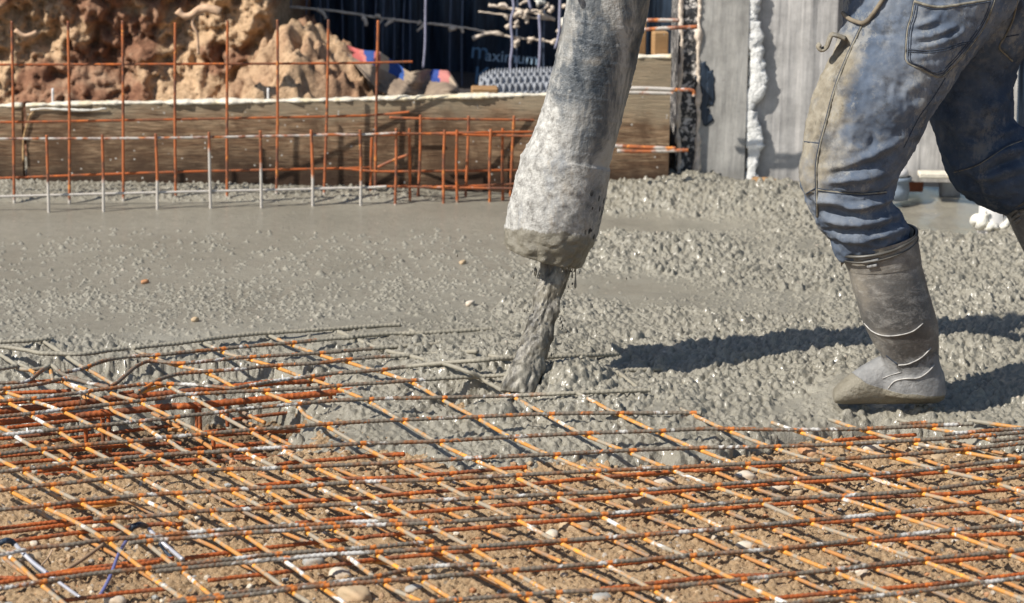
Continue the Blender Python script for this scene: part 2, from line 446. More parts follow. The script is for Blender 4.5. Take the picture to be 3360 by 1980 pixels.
HC = .5 * HC + .5 * blur(HC)
HC = np.where(foot > .55, base0 + (HC - base0) * .15, HC)
toe = ell(2775, 1285, 75, 30); HC = HC * (1 - toe) + (.034 + .10 * (HC - base0)) * toe
HC += .0012 * fbm(P3, 90, 2, 71) * (.4 + RZ)
# front face drops to the soil
edge = np.clip(fd / .055, 0, 1); prof = .60 * np.sqrt(np.clip(1 - (1 - edge) ** 2, 0, 1)) + .40 * sstep(0, .26, fd)
body = HC - (ZS - .02)
ZLOW = np.where(seg_dist(GX, GY, trench_poly)[1], ZS - .12, ZS - .02)
HC = ZLOW + (HC - ZLOW) * prof
stampmask = (fd > 0.0) & (fd < .07)
def emask(X, Y):
    j = np.clip(((Y - cy0) / DXC).astype(int), 0, ny - 1); i = np.clip(((X - cx0) / DXC).astype(int), 0, nx - 1)
    return stampmask[j, i] * 1.0
stamp(HC, cx0, cy0, DXC, 40000, .004, .014, emask, 6, hf=1.0, sink=.3, pw=1.6)
keep = fd > -.01
Fc = grid_faces(ny, nx, keep)
conc = mobj('fresh_concrete', np.stack([GX, GY, HC], -1).reshape(-1, 3), Fc, M['concrete'], attrs={'rough': RZ, 'pool': pool})
tag(conc, kind='structure')
c_nx, c_ny = nx, ny; HCk = HC; FDk = fd
def conc_h(x, y):
    i = int(min(max((x - cx0) / DXC, 0), c_nx - 1)); j = int(min(max((y - cy0) / DXC, 0), c_ny - 1))
    return float(HCk[j, i]) if FDk[j, i] > 0 else -9.0
def conc_avg(x, y):
    i = int(min(max((x - cx0) / DXC, 3), c_nx - 4)); j = int(min(max((y - cy0) / DXC, 3), c_ny - 4))
    return float(HCk[j - 3:j + 4:3, i - 3:i + 4:3].mean()) if FDk[j, i] > 0.02 else -9.0

# far ground sheet
gv = [(-80, -80, -.45), (80, -80, -.45), (80, 120, -.45), (-80, 120, -.45)]
tag(mobj('ground', gv, [[0, 1, 2, 3]], m_plain('earth_ground', (.3, .2, .12), .95, .3, 3), smooth=False), kind='structure')

# ------------------------------------------------------------------ reinforcing steel
LINES = []; BARS = []
def bar(parent, name, pts, mat, r=.0036, z=ZT, rib=.26, coat=None, sit=False, period=.0100, dz=0.0, n=8, label=None, planes=None, step=.0028, wob=.0012):
    """pts in photo px; every point goes to the real height z of its layer (z may be a list)"""
    Wp = []
    for k, (x, y) in enumerate(pts):
        zz = z[k] if isinstance(z, (list, tuple)) else z
        p = gp(x, y, zz)
        if sit:
            for _ in range(3):
                h = conc_avg(p[0], p[1]) + r * .3
                if h < -1: break
                if zz < h: p = gp(x, y, max(h, zz))
                else: break
        Wp.append(p)
    C = crom(Wp, step=step)
    sd = random.randint(0, 999)
    C = C + wob * np.stack([C[:, 0] * 0, C[:, 0] * 0 + .3, C[:, 0] * 0 + 1], -1) * vn(C, 3.0, sd)[:, None]
    px, py = proj(C[:, 0], C[:, 1], C[:, 2])
    if coat is None: ca = np.clip((interp_line(px, coat_line) - py) / 25 + .5, 0, 1)
    else: ca = np.full(len(C), coat)
    LINES.append((parent, name, C))
    rr = r * (1 + .28 * ca * (.6 + .8 * vn(C, 60, sd)))
    V, F = tube_np(C, rr, n, rib, period, sd)
    A = np.repeat(ca, n); A = np.concatenate([A, np.full(len(V) - len(A), ca[0])])
    o = mobj(name, V, F, mat, parent, True, attrs={'coat': A}); BARS.append((o, C, n, len(V)))
    if label: o['label'] = label
    return o

top = thing('welded_mesh', gp(1700, 1700, ZT), 'upper layer of rusty orange and grey rebar grid, splashed white, laid across the whole foreground', 'rebar mesh', 'reinforcing grids of the slab')
T_rows = {
 'F1': Z1((0, 300), (300, 287), (560, 268), (690, 250)),
 'F2a': Z1((-300, 380), (0, 375), (150, 390), (400, 430), (560, 465), (830, 472), (1050, 480), (1300, 455), (1500, 425), (1760, 393)),
 'F2': Z1((1840, 385), (2140, 350)) + Z2((0, 310), (200, 285), (500, 240), (900, 200), (1130, 180), (1600, 155), (2000, 125), (2350, 100)) + R3((300, 185), (450, 178)),
 'F3a': Z1((-300, 700), (0, 670), (240, 632)),
 'F3': Z1((880, 722), (1000, 700), (1170, 660), (1300, 610), (1450, 560), (1700, 515), (1900, 500), (2300, 480)) + Z2((0, 455), (400, 420), (700, 390), (1100, 355), (1450, 325), (1700, 300), (2100, 260), (2340, 245)) + R3((120, 265), (400, 243), (600, 240), (1000, 215), (1080, 210)),
 'F4': Z1((1510, 920), (1600, 870), (1720, 770), (1850, 660), (1980, 590), (2100, 570), (2300, 590)) + Z2((0, 600), (400, 565), (850, 520), (1300, 490), (1850, 455), (2200, 430)) + R3((0, 365), (350, 335), (720, 310)),
 'F5': Z1((1890, 1010), (2060, 910), (2150, 850), (2300, 790)) + Z2((0, 740), (350, 715), (800, 680), (1150, 640), (1500, 620), (1900, 595), (2250, 555)) + R3((0, 430), (300, 405), (500, 395), (700, 380), (980, 365)),
 'Farch': Z1((-300, 875), (0, 870), (300, 860), (430, 820), (550, 720), (650, 650), (720, 638), (800, 700), (880, 760), (1000, 790), (1200, 870), (1500, 925)),
 'F6a': Z1((-300, 985), (0, 960), (300, 925), (600, 880), (850, 820), (950, 808), (1100, 840), (1300, 890), (1500, 935)),
 'F6': Z1((-300, 1145), (0, 1120), (400, 1085), (800, 1035), (1180, 992), (1260, 975), (1700, 920), (1900, 895), (2100, 880), (2300, 882)) + Z2((0, 890), (300, 910), (600, 940), (720, 945), (900, 910), (1100, 875), (1400, 825), (1700, 790), (2000, 750), (2300, 720)) + R3((42, 516), (320, 493), (500, 470), (800, 440), (1000, 425), (1230, 408), (1430, 405), (1700, 395), (1950, 385)),
 'F8': Z1((-300, 1355), (0, 1330), (400, 1290), (800, 1240), (1400, 1175), (1900, 1115), (2300, 1065)) + Z2((0, 1030), (400, 1005), (800, 985), (1300, 965), (1800, 940), (2100, 910), (2519, 880)) + R3((330, 580), (630, 557), (1050, 535), (1550, 505), (1930, 495), (2300, 483)),
 'F9': Z3((-300, 360), (0, 330), (400, 290), (800, 250), (1240, 205), (1700, 160), (1900, 135), (2300, 95)) + Z2((0, 1325), (500, 1275), (900, 1225), (1500, 1170), (2000, 1125), (2519, 1100)) + R3((400, 690), (720, 683), (1210, 668), (1660, 650), (2170, 635)),
 'F10': Z3((-300, 620), (0, 590), (400, 540), (900, 490), (1400, 440), (2000, 390), (2300, 350)) + Z4((0, 335), (500, 290), (900, 255), (1300, 230), (1900, 180), (2519, 140)) + R3((450, 835), (970, 815), (1450, 795), (1930, 787), (2450, 785)) + BR((370, 215),),
 'F11': Z3((-300, 865), (0, 830), (400, 790), (900, 730), (1500, 670), (2000, 620)) + Z4((0, 585), (500, 560), (900, 530), (1300, 505), (1900, 480), (2400, 450)) + R3((210, 997), (690, 985), (1215, 955), (1710, 930), (2210, 915)) + BR((430, 322), (960, 325), (1430, 318), (1860, 300), (2180, 285)),
 'F12': Z3((-300, 1120), (0, 1090), (400, 1040), (1000, 985), (1500, 930), (1960, 890)) + Z4((0, 850), (500, 805), (1100, 790), (1600, 760), (2000, 745), (2519, 720)) + R3((400, 1130), (940, 1100), (1490, 1075), (2000, 1045)) + BR((320, 445), (830, 435), (1290, 420), (1700, 400), (2080, 380), (2519, 345), (2900, 310)),
 'F13': Z3((-300, 1380), (0, 1350), (450, 1310), (800, 1270), (1100, 1225), (1700, 1175), (2300, 1130)) + Z4((0, 1120), (500, 1090), (1000, 1060), (1600, 1030), (2200, 990)) + R3((210, 1262), (660, 1250), (1220, 1220), (1760, 1190), (2290, 1165)) + BR((140, 582), (625, 555), (1120, 530), (1610, 500), (2080, 460), (2519, 415), (2900, 375)),
 'F14': Z5((1290, 312), (1540, 297), (2380, 247)) + Z6((0, 225), (350, 195), (700, 185), (1100, 160), (1580, 140), (2000, 115), (2519, 90)) + M_((1100, 785), (1650, 757), (2200, 730)) + BR((430, 695), (940, 657), (1450, 630), (1940, 585), (2519, 510), (2900, 455)),
 'F15': Z5((1780, 650), (2100, 612), (2519, 580)) + Z6((400, 545), (700, 520), (1200, 490), (2000, 430), (2519, 400)) + M_((810, 950), (1390, 910), (1950, 890)) + BR((220, 845), (750, 800), (1260, 770), (1790, 735), (2300, 670), (2519, 635), (2900, 575)),
 'F15b': Z5((-200, 835), (0, 800), (500, 705), (1000, 662), (1420, 600), (1830, 570), (2519, 510)) + Z6((700, 455), (1200, 420), (1900, 387), (2519, 350)) + M_((860, 932),),
 'F16': Z5((2150, 1030), (2519, 992)) + Z6((500, 940), (860, 905), (1350, 855), (2000, 800), (2519, 770)) + M_((1070, 1105), (1670, 1065), (2240, 1030)) + BR((530, 985), (1070, 930), (1620, 880), (2160, 825), (2519, 790), (2900, 745)),
 'F16b': Z5((-200, 1300), (0, 1270), (500, 1185), (800, 1140), (1300, 1062), (1900, 1000), (2519, 932)) + Z6((700, 860), (1200, 802), (1800, 760)) + M_((450, 1112), (860, 1070)),
 'F17': Z6((-200, 1485), (0, 1450), (450, 1400), (1000, 1350), (1450, 1290), (1850, 1245)) + M_((730, 1320), (1370, 1262), (1980, 1215), (2519, 1170)) + BR((300, 1165), (880, 1120), (1440, 1060), (1990, 1000), (2519, 955), (2900, 915)),
 'F17b': Z6((-200, 1440), (450, 1360), (800, 1310), (1600, 1230), (2519, 1122)) + M_((800, 1240), (1280, 1222)),
 'F18': M_((300, 1520), (700, 1488), (1060, 1460), (1700, 1412), (2300, 1382)) + BR((580, 1330), (1230, 1260), (1820, 1190), (2380, 1140), (2900, 1090)),
 'F19': BR((300, 1570), (960, 1485), (1640, 1420), (2240, 1345), (2900, 1270)),
 'Fr1': BR((1690, 290), (1980, 275)),
 'Fr2': BR((1980, 360), (2300, 332), (2900, 300)),
 'Fr3': BR((2300, 400), (2900, 345)),
}
for k, pts in T_rows.items():
    bar(top, 'crossbar', pts, M['bar_t'], z=ZT + .004, r=.0039, sit=k in ('F1', 'F2a', 'F2', 'F3a', 'F3', 'F4', 'F5', 'F6', 'F8', 'F9', 'F10', 'F11'))
L_rows = {
 'a': Z1((-200, 330), (0, 475), (200, 610), (240, 665), (400, 690), (600, 670), (680, 670), (730, 840)),
 'a2': Z1((250, 620), (330, 640), (480, 740)),
 'b': Z1((560, 280), (800, 430), (1100, 630), (1200, 680), (1560, 885)),
 'b2': Z1((1530, 1010), (1700, 1070), (1860, 1115), (2080, 1215), (2330, 1330)) + Z4((0, 175), (200, 265), (400, 370), (700, 490), (900, 590), (1130, 700), (1360, 810), (1600, 920), (1880, 1060), (2150, 1180), (2300, 1250)) + M_((350, 845), (560, 950), (840, 1100), (930, 1145), (1190, 1280), (1480, 1450), (1600, 1520)),
 'm': Z1((1900, 1010), (2240, 905), (2350, 930), (2500, 1010)) + Z2((80, 1040), (450, 1250)) + Z4((480, 30), (870, 250), (1310, 505), (1770, 760), (2290, 1000)) + M_((300, 700), (530, 815), (800, 955), (1060, 1090), (1370, 1270), (1690, 1440), (1830, 1520)),
 'z': Z1((860, 850), (1000, 925), (1180, 1000), (1240, 1030), (1480, 1155)) + Z3((1570, 0), (1870, 140), (2200, 350), (2300, 385)) + Z4((0, 530), (200, 605), (550, 800), (680, 870), (1010, 1040), (1130, 1080)) + Z6((1500, 115), (1600, 180), (1950, 390), (2100, 470), (2519, 700)) + M_((480, 1160), (720, 1300), (970, 1450), (1100, 1530)),
 'y': Z1((-200, 975), (0, 1070), (100, 1140), (380, 1280)) + Z3((420, 60), (740, 240), (1100, 460), (1500, 660), (1930, 900), (2300, 1100)) + Z4((0, 1200), (300, 1360)) + Z6((300, 190), (400, 240), (800, 490), (870, 550), (1300, 840), (1400, 890), (1850, 1210), (1950, 1275), (2300, 1520)),
 'x': Z1((-100, 975), (60, 990), (200, 1030), (350, 1080), (400, 1110), (600, 1160), (820, 1240), (950, 1300), (1240, 1440)) + Z3((1380, 250), (1700, 400), (1800, 460), (2080, 600), (2250, 680)) + Z4((0, 810), (200, 900), (470, 1050), (700, 1130), (1080, 1320)) + Z6((1250, 225), (1600, 430), (1750, 520), (2150, 770), (2300, 850)) + M_((550, 1370), (800, 1483), (900, 1540)),
 'w': Z3((-200, 130), (0, 235), (150, 300), (220, 360), (480, 510), (600, 570), (870, 700), (1020, 780), (1340, 930), (1480, 1000), (1800, 1150)) + Z5((1950, 40), (2380, 245)) + Z6((40, 330), (350, 520), (430, 580), (880, 880), (1000, 970), (1430, 1275), (1750, 1480)),
 'v': Z3((-200, 560), (0, 670), (260, 800), (640, 1020), (1060, 1230)) + Z5((1110, 85), (1450, 285), (1920, 600), (2020, 650), (2420, 970)) + Z6((0, 1040), (420, 1390), (560, 1500)),
 'u': Z3((-200, 910), (0, 1020), (500, 1290)) + Z5((500, 110), (930, 295), (1430, 580), (1920, 960), (2519, 1420), (2620, 1500)),
 't': Z5((-250, 500), (0, 720), (250, 930), (500, 1160), (880, 1469), (950, 1530)),
 's': Z6((-400, 1150), (0, 1400), (150, 1500)),
 'c': Z1((1880, 425), (2000, 480), (2130, 520), (2300, 590), (2519, 650)) + Z2((250, 700), (360, 750), (600, 870), (720, 940), (960, 950), (1110, 1000), (1540, 1170)) + Z4((1700, 60), (1950, 190), (2430, 465)) + R3((170, 1010), (410, 1135), (660, 1255)) + M_((850, 660), (1100, 785), (1390, 915), (1670, 1065), (1980, 1215), (2300, 1382), (2500, 1500)),
 'd': Z2((190, 270), (460, 400), (530, 440), (780, 510), (890, 540), (1150, 610), (1300, 660), (1600, 770), (1760, 815), (2050, 915), (2519, 1105)) + R3((450, 842), (690, 985), (940, 1105), (1220, 1225)) + M_((1655, 763), (1950, 893), (2240, 1040)) + BR((300, 1185), (600, 1330), (960, 1500)),
 'e': Z2((1130, 190), (1400, 310), (1480, 345), (1750, 440), (1850, 475), (2060, 545), (2300, 600)) + R3((210, 482), (320, 510), (500, 570), (600, 620), (720, 690), (970, 822), (1215, 960), (1490, 1085), (1760, 1195)) + M_((2200, 735),) + BR((220, 850), (530, 990), (880, 1125), (1230, 1265), (1640, 1425), (1850, 1520)),
 'f': Z2((2010, 130), (2200, 180), (2330, 240)) + R3((330, 350), (500, 390), (700, 440), (780, 458), (920, 510), (1040, 572), (1210, 672), (1450, 800), (1710, 935), (2000, 1050), (2290, 1170)) + BR((430, 700), (750, 810), (1070, 940), (1440, 1065), (1820, 1195), (2240, 1350), (2700, 1530)),
 'g': R3((520, 220), (570, 245), (720, 310)),
 'g2': R3((1010, 385), (1200, 415)),
 'g3': R3((1670, 655), (1930, 790), (2210, 918)) + BR((330, 450), (625, 560), (940, 660), (1260, 775), (1620, 885), (1990, 1003), (2380, 1145), (2700, 1270)),
 'h': R3((1690, 405), (1850, 460), (1940, 505), (2080, 610)),
 'h2': BR((230, 190), (280, 215), (520, 325), (820, 440), (1120, 535), (1450, 635), (1790, 740), (2160, 830), (2519, 958), (2800, 1060)),
 'i': BR((840, 280), (980, 328), (1290, 425), (1610, 502), (1940, 590), (2300, 675), (2700, 800)),
 'j': BR((1220, 255), (1430, 325), (1730, 405), (2060, 465), (2420, 530), (2800, 590)),
 'k': BR((1680, 260), (1890, 315), (2210, 375), (2310, 400)),
 'l': BR((2150, 262), (2519, 315), (2800, 350)),
}
for k, pts in L_rows.items():
    bar(top, 'long_bar', pts, M['bar_l'], z=ZT - .003, r=.0040, rib=.05, sit=k in 'a a2 b c d e f g g2 g3 h h2'.split())

bot = thing('welded_mesh', gp(2300, 1750, ZB), 'lower layer of dark red rusted rebar grid lying just above the brown soil', 'rebar mesh', 'reinforcing grids of the slab')
B_rows = {
 'B2': Z4((1230, 762), (1500, 712), (1800, 690), (2100, 670), (2519, 630)) + M_((660, 490),),
 'B3': Z4((1000, 1030), (1700, 960), (2000, 930)) + M_((500, 650), (900, 625), (1150, 605), (1480, 578)),
 'B4': Z4((700, 1320), (1100, 1300), (1500, 1240), (2519, 1190)) + M_((650, 755), (1200, 715), (1500, 690), (1900, 650), (2519, 600)) + BR((390, 598), (900, 560)),
 'B5': Z6((1550, 365), (2200, 300), (2519, 275)) + M_((930, 860), (1460, 820), (1970, 785), (2519, 735)) + BR((680, 700), (1150, 670), (1640, 635), (2100, 600), (2519, 565), (2900, 530)),
 'B6': Z6((30, 850), (500, 790), (1000, 730), (1700, 650), (2300, 590), (2519, 570)) + M_((500, 1035), (1190, 980), (1740, 930), (2260, 885)) + BR((490, 855), (1000, 815), (1480, 780), (1970, 755), (2500, 715), (2900, 680)),
 'B7': Z6((350, 1160), (750, 1110), (1300, 1050), (1700, 990), (2280, 920)) + M_((480, 1190), (1000, 1145), (1480, 1100), (2030, 1050)) + BR((300, 1000), (830, 970), (1330, 940), (1830, 900), (2519, 870), (2900, 850)),
 'B8': M_((1300, 1270), (2000, 1230)) + BR((100, 1190), (610, 1140), (1150, 1100), (1680, 1060), (2190, 1030), (2900, 990)),
 'B9': BR((-300, 1390), (450, 1312), (960, 1290), (1500, 1240), (2050, 1200), (2900, 1130)),
 'B10': BR((300, 1500), (860, 1450), (1420, 1400), (1860, 1365), (2519, 1290), (2900, 1250)),
 'BL1': Z5((-200, 460), (0, 440), (500, 380), (1270, 300)),
 'BL2': Z5((-200, 545), (0, 510), (400, 460), (900, 390), (1500, 335)),
 'BL3': Z5((-200, 640), (200, 610), (700, 550), (1300, 470), (1700, 440), (2100, 390), (2519, 380)),
 'BL4': Z5((-200, 1140), (0, 1120), (400, 1110), (1000, 1010), (1600, 930), (2100, 870), (2400, 850)),
 'BL5': Z5((-200, 1200), (0, 1180), (700, 1080), (1600, 990), (2200, 900)),
 'BL6': Z5((800, 1440), (1100, 1400), (1400, 1370), (1700, 1320), (2300, 1270)),
 'BL7': Z3((740, 1335), (1100, 1290), (1600, 1240)),
 'BR1': BR((1250, 400), (1500, 380), (1800, 362)),
 'BR2': R3((0, 1115), (200, 1090), (480, 1075)),
}
for k, pts in B_rows.items():
    bar(bot, 'crossbar', pts, M['bar_b'], z=ZB + .004, r=.0038, rib=.22, coat=0)
BL_rows = {
 'al': M_((1950, 562), (2200, 635)) + BR((390, 603), (680, 705), (1000, 815), (1330, 940), (1680, 1065), (2050, 1205), (2700, 1470)),
 'be': BR((-400, 580), (-80, 640), (190, 740), (490, 855), (820, 980), (1150, 1110), (1510, 1250), (1900, 1400), (2150, 1500)),
 'ga': BR((710, 515), (860, 565), (1160, 670), (1480, 790), (1830, 920), (2200, 1040), (2700, 1210)),
 'de': BR((1140, 470), (1310, 530), (1640, 640), (1970, 765), (2519, 930), (2800, 1010)),
 'ep': BR((1560, 430), (1950, 560), (2100, 605), (2440, 735), (2800, 850)),
 'ze': BR((2000, 400), (2519, 522), (2800, 590)),
 'et': M_((1440, 590), (1690, 690), (1970, 790), (2260, 895)) + BR((290, 1010), (610, 1150), (970, 1300), (1300, 1440), (1420, 1500)),
 'th': M_((740, 555), (950, 630), (1190, 725), (1460, 825), (1740, 935), (2030, 1055), (2360, 1200)) + BR((420, 1350), (760, 1500)),
 'io': M_((200, 580), (490, 700), (680, 765), (940, 870), (1190, 985), (1490, 1110), (1800, 1250), (2100, 1380), (2380, 1520)),
 'ka': Z4((1040, 860), (1220, 930), (1380, 1000), (1490, 1060), (1850, 1220)) + Z6((2050, 150), (2400, 270)) + M_((680, 1070), (1000, 1220), (1400, 1420), (1560, 1510)),
 'la': Z4((400, 1150), (720, 1300)) + Z6((850, 210), (1160, 360), (1420, 510), (1750, 640), (1950, 720), (2300, 880)) + M_((600, 1230), (900, 1400)),
 'mu': Z5((520, 190), (700, 300), (1100, 545), (1400, 710), (1620, 830), (1940, 1040), (2500, 1400)),
 'nu': Z5((60, 850), (220, 980), (500, 1160), (800, 1340)),
 'xi': Z6((-300, 400), (230, 610), (500, 740), (840, 950), (1000, 1020), (1400, 1280)),
 'om': Z3((700, 1120), (1100, 1330)) + Z5((1750, 90), (2000, 190), (2500, 450)),
}
for k, pts in BL_rows.items():
    bar(bot, 'long_bar', pts, M['bar_bl'], z=ZB - .003, r=.0037, rib=.05, coat=0)

# beam cage in the trench
cage = thing('reinforcement_cage', gp(500, 1400, -.2), 'beam cage of thick dark red bars with upright stirrups in the left trench', 'rebar cage')
thick = [Z1((-300, 1290), (0, 1262), (600, 1195), (1180, 1140), (1500, 1090), (1900, 1060), (2519, 1000)) + Z2((300, 965), (700, 930), (1300, 860), (1700, 840), (2490, 755)),
         Z1((-300, 1440), (0, 1415), (800, 1335), (1200, 1310), (1800, 1250), (2400, 1190)) + Z2((0, 1190), (600, 1140), (1200, 1080), (1900, 1015), (2519, 955))]
for pts in thick: bar(cage, 'main_bar', pts, M['bar_b'], z=-.045, r=.0070, rib=.12, period=.012, coat=0, n=10)
thin = [Z1((-100, 1010), (100, 1005), (500, 990), (980, 975)), Z1((0, 1170), (300, 1140), (1100, 1080)), Z1((1640, 1020), (1840, 995)), Z1((380, 860), (700, 850), (850, 860)),
        Z3((100, 230), (650, 170), (1000, 130), (1450, 95)), Z3((-100, 500), (0, 490), (800, 390), (1400, 320), (1800, 265), (2500, 185)), Z3((600, 560), (1500, 490), (2300, 450), (2500, 445)),
        Z3((-100, 750), (0, 740), (500, 690), (1000, 650), (1500, 600), (2519, 540)) + Z4((300, 500), (1100, 440), (1570, 400)), Z3((350, 850), (1000, 790), (1500, 755), (2519, 680)) + Z4((300, 660),), Z3((-100, 930), (450, 890), (1000, 850), (1600, 800), (2519, 740)) + Z4((600, 680), (1200, 640), (1480, 610)),
        Z4((690, 120), (1050, 70), (1470, 20)), Z4((400, 340), (1000, 300), (1650, 270)), Z4((1700, 590), (2010, 570)), Z3((2050, 960), (2430, 920)), Z3((800, 1060), (1300, 1010), (1830, 980)), Z4((420, 480), (1030, 460)), Z4((700, 630), (1150, 600)),
        Z4((290, 290), (580, 250)), Z3((-100, 390), (0, 380), (700, 310), (1250, 250)), Z3((-100, 640), (0, 625), (600, 575), (1350, 510))]
for i, pts in enumerate(thin): bar(cage, 'tie_bar', pts, M['bar_b'], z=-.125 if i > 3 else -.04, r=.0040, rib=.2, coat=0)
colr = [Z1((1130, 1060), (1200, 1090), (1380, 1175), (1550, 1260)), Z2((210, 940), (400, 990), (480, 1030)), Z4((780, 0), (1130, 160)), Z4((840, 130), (1050, 230)), Z4((-200, 250), (0, 270), (200, 380), (430, 530)), Z4((560, 610), (860, 760)),
        Z3((630, 420), (750, 490), (900, 580), (1160, 775)), Z3((1690, 340), (1940, 490), (2130, 610)), Z3((910, 880), (1100, 965), (1240, 1020)), Z4((1180, 320), (1500, 480), (1700, 590), (1930, 670)), Z4((1400, 540), (1650, 610), (1850, 690)), Z3((30, 230), (150, 290)), Z1((930, 870), (1200, 960)),
        Z3((2100, 30), (2300, 130), (2519, 260)), Z3((2040, 780), (2250, 860)), Z4((600, 700), (800, 780))]
for i, pts in enumerate(colr): bar(cage, 'tie_bar', pts, M['bar_l'] if i in (0, 1, 12) else M['bar_bl'], z=-.06 if i in (0, 1, 12) else -.105, r=.0042, rib=.05, coat=0)
def stirrup(px, py0, py1, off=0):
    a = gp(px, py0, -.045); d = pv(px + off, py1, a[1] + .004)
    C = crom([a, (a + d) / 2, d], step=.003); V, F = tube_np(C, .0042, 8, .15, .009, px)
    mobj('stirrup', V, F, M['bar_b'], cage, attrs={'coat': np.zeros(len(V))})
for px, y0, y1, of in [(334, 1345, 1500, 8), (354, 1345, 1500, 8), (280, 1400, 1455, 4), (742, 1310, 1400, 5), (643, 1330, 1410, 5), (655, 1335, 1415, 2), (1010, 1235, 1275, 3), (1080, 1280, 1310, 6), (757, 1440, 1500, 3), (700, 1440, 1500, 3)]:
    stirrup(px, y0, y1, of)

# weld points: where a bar crosses the other family of its own grid it is brightly rusted
def mark_welds():
    for rt in (top, bot):
        idx = [i for i, L_ in enumerate(LINES) if L_[0] == rt]
        for fam, oth in (('crossbar', 'long_bar'), ('long_bar', 'crossbar')):
            O = np.concatenate([LINES[i][2][::2, :2] for i in idx if LINES[i][1] == oth])
            O = O[np.argsort(O[:, 0])]
            for i in idx:
                if LINES[i][1] != fam: continue
                o, C, n, nv = BARS[i]; wd = np.zeros(len(C))
                for k in range(0, len(C), 2):
                    a, b = np.searchsorted(O[:, 0], (C[k, 0] - .014, C[k, 0] + .014))
                    if b > a:
                        d = np.sqrt(((O[a:b] - C[k, :2]) ** 2).sum(1).min()); wd[k:k + 2] = max(0, 1 - d / .013)
                A = np.repeat(wd, n); A = np.concatenate([A, np.zeros(nv - len(A))])
                at = o.data.attributes.new('weld', 'FLOAT', 'POINT'); at.data.foreach_set('value', A.astype(np.float32))
mark_welds()
# ------------------------------------------------------------------ background materials
def make_board(name, c1, c2, dark, zs=1.0):
    s = NT(name)
    v = s.mapping((1.2, 1, 14)); n1 = s.noise(4.5, 8, .78, vec=v, dist=1.2); n2 = s.noise(4.2, 6, .7, dist=.8); v3 = s.mapping((3, 1, 60)); n3 = s.noise(6, 4, .6, vec=v3)
    c = s.ramp(n1, [(.42, c1), (.58, c2)])
    c = s.mix(s.ramp(n3, [(.38, .8), (.55, 0)]), c, dark)
    c = s.mix(s.ramp(n2, [(.48, 0), (.60, .85)]), c, tuple(x * .5 for x in c1))
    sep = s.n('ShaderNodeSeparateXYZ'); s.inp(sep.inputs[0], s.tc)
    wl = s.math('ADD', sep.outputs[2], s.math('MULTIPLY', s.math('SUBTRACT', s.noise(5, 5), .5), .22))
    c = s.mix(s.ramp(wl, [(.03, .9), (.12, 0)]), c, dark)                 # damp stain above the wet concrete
    c = s.mix(s.ramp(wl, [(.19, 0), (.235, .55)]), c, (.34, .29, .20))     # dried cement film near the top
    sp = s.vor(38); c = s.mix(s.math('LESS_THAN', sp, .10), c, (.45, .42, .37))
    return s.out(c, .75, s.bump(s.math('ADD', n1, n3), .5, .006), spec=.3)
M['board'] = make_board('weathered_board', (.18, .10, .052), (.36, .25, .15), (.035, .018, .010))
M['timber'] = make_board('new_timber', (.46, .29, .13), (.60, .42, .22), (.32, .18, .08))
def make_mortar(name, c, yel=True):
    s = NT(name); n = s.noise(30, 5, .7)
    k = s.ramp(n, [(.3, tuple(x * .7 for x in c)), (.65, c)])
    if yel: k = s.mix(s.ramp(s.noise(14, 4), [(.52, 0), (.60, .5)]), k, (.66, .53, .28))
    return s.out(k, .85, s.bump(s.noise(120, 4), .6, .006))
M['mortar'] = make_mortar('dried_mortar', (.72, .66, .54)); M['foam'] = make_mortar('white_foam', (.85, .84, .80), False)
def make_bank():
    s = NT('red_earth')
    n = s.noise(9, 7, .7); n2 = s.noise(2.3, 4, .6); n3 = s.noise(60, 5, .7)
    c = s.ramp(n, [(.3, (.15, .068, .042)), (.5, (.30, .158, .095)), (.68, (.44, .29, .19))])
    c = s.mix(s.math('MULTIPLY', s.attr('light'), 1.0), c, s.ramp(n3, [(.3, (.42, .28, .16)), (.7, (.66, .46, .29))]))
    c = s.mix(s.ramp(n3, [(.3, .5), (.5, 0)]), c, (.05, .022, .014))
    return s.out(c, .95, s.bump(s.noise(80, 6, .7), .9, .012), spec=.15)
M['bank'] = make_bank()
def make_membrane():
    s = NT('black_membrane'); v = s.mapping((30, 1, 2)); n = s.noise(3, 5, .6, vec=v)
    c = s.ramp(n, [(.35, (.006, .011, .020)), (.6, (.030, .048, .075)), (.75, (.08, .11, .15))])
    c = s.mix(s.ramp(s.noise(55, 4, .7), [(.70, 0), (.74, .6)]), c, (.30, .26, .22))
    return s.out(c, .45, s.bump(n, .4, .01), spec=.4)
M['membrane'] = make_membrane()
def make_wall(name, c, board=True):
    s = NT(name); v = s.mapping((13, 1, 1.6)); n = s.noise(2.2, 6, .7, vec=v); n2 = s.noise(4, 5, .6); n3 = s.noise(60, 4, .7)
    k = s.ramp(n, [(.3, tuple(x * .90 for x in c)), (.7, tuple(x * 1.06 for x in c))])
    k = s.mix(s.ramp(s.noise(7, 7, .75), [(.40, .9), (.58, 0)]), k, tuple(x * .62 for x in c))
    k = s.mix(s.ramp(n3, [(.66, 0), (.72, .6)]), k, tuple(x * .45 for x in c))
    sep = s.n('ShaderNodeSeparateXYZ'); s.inp(sep.inputs[0], s.tc)
    wl = s.math('ADD', sep.outputs[2], s.math('MULTIPLY', s.math('SUBTRACT', s.noise(9, 4), .5), .12))
    k = s.mix(s.ramp(wl, [(.0, .6), (.10, 0)]), k, tuple(x * .5 for x in c))
    return s.out(k, .75, s.bump(n, .5, .006), spec=.35)
M['wall'] = make_wall('board_marked_concrete', (.50, .48, .455)); M['column'] = make_wall('damp_concrete', (.40, .385, .355))
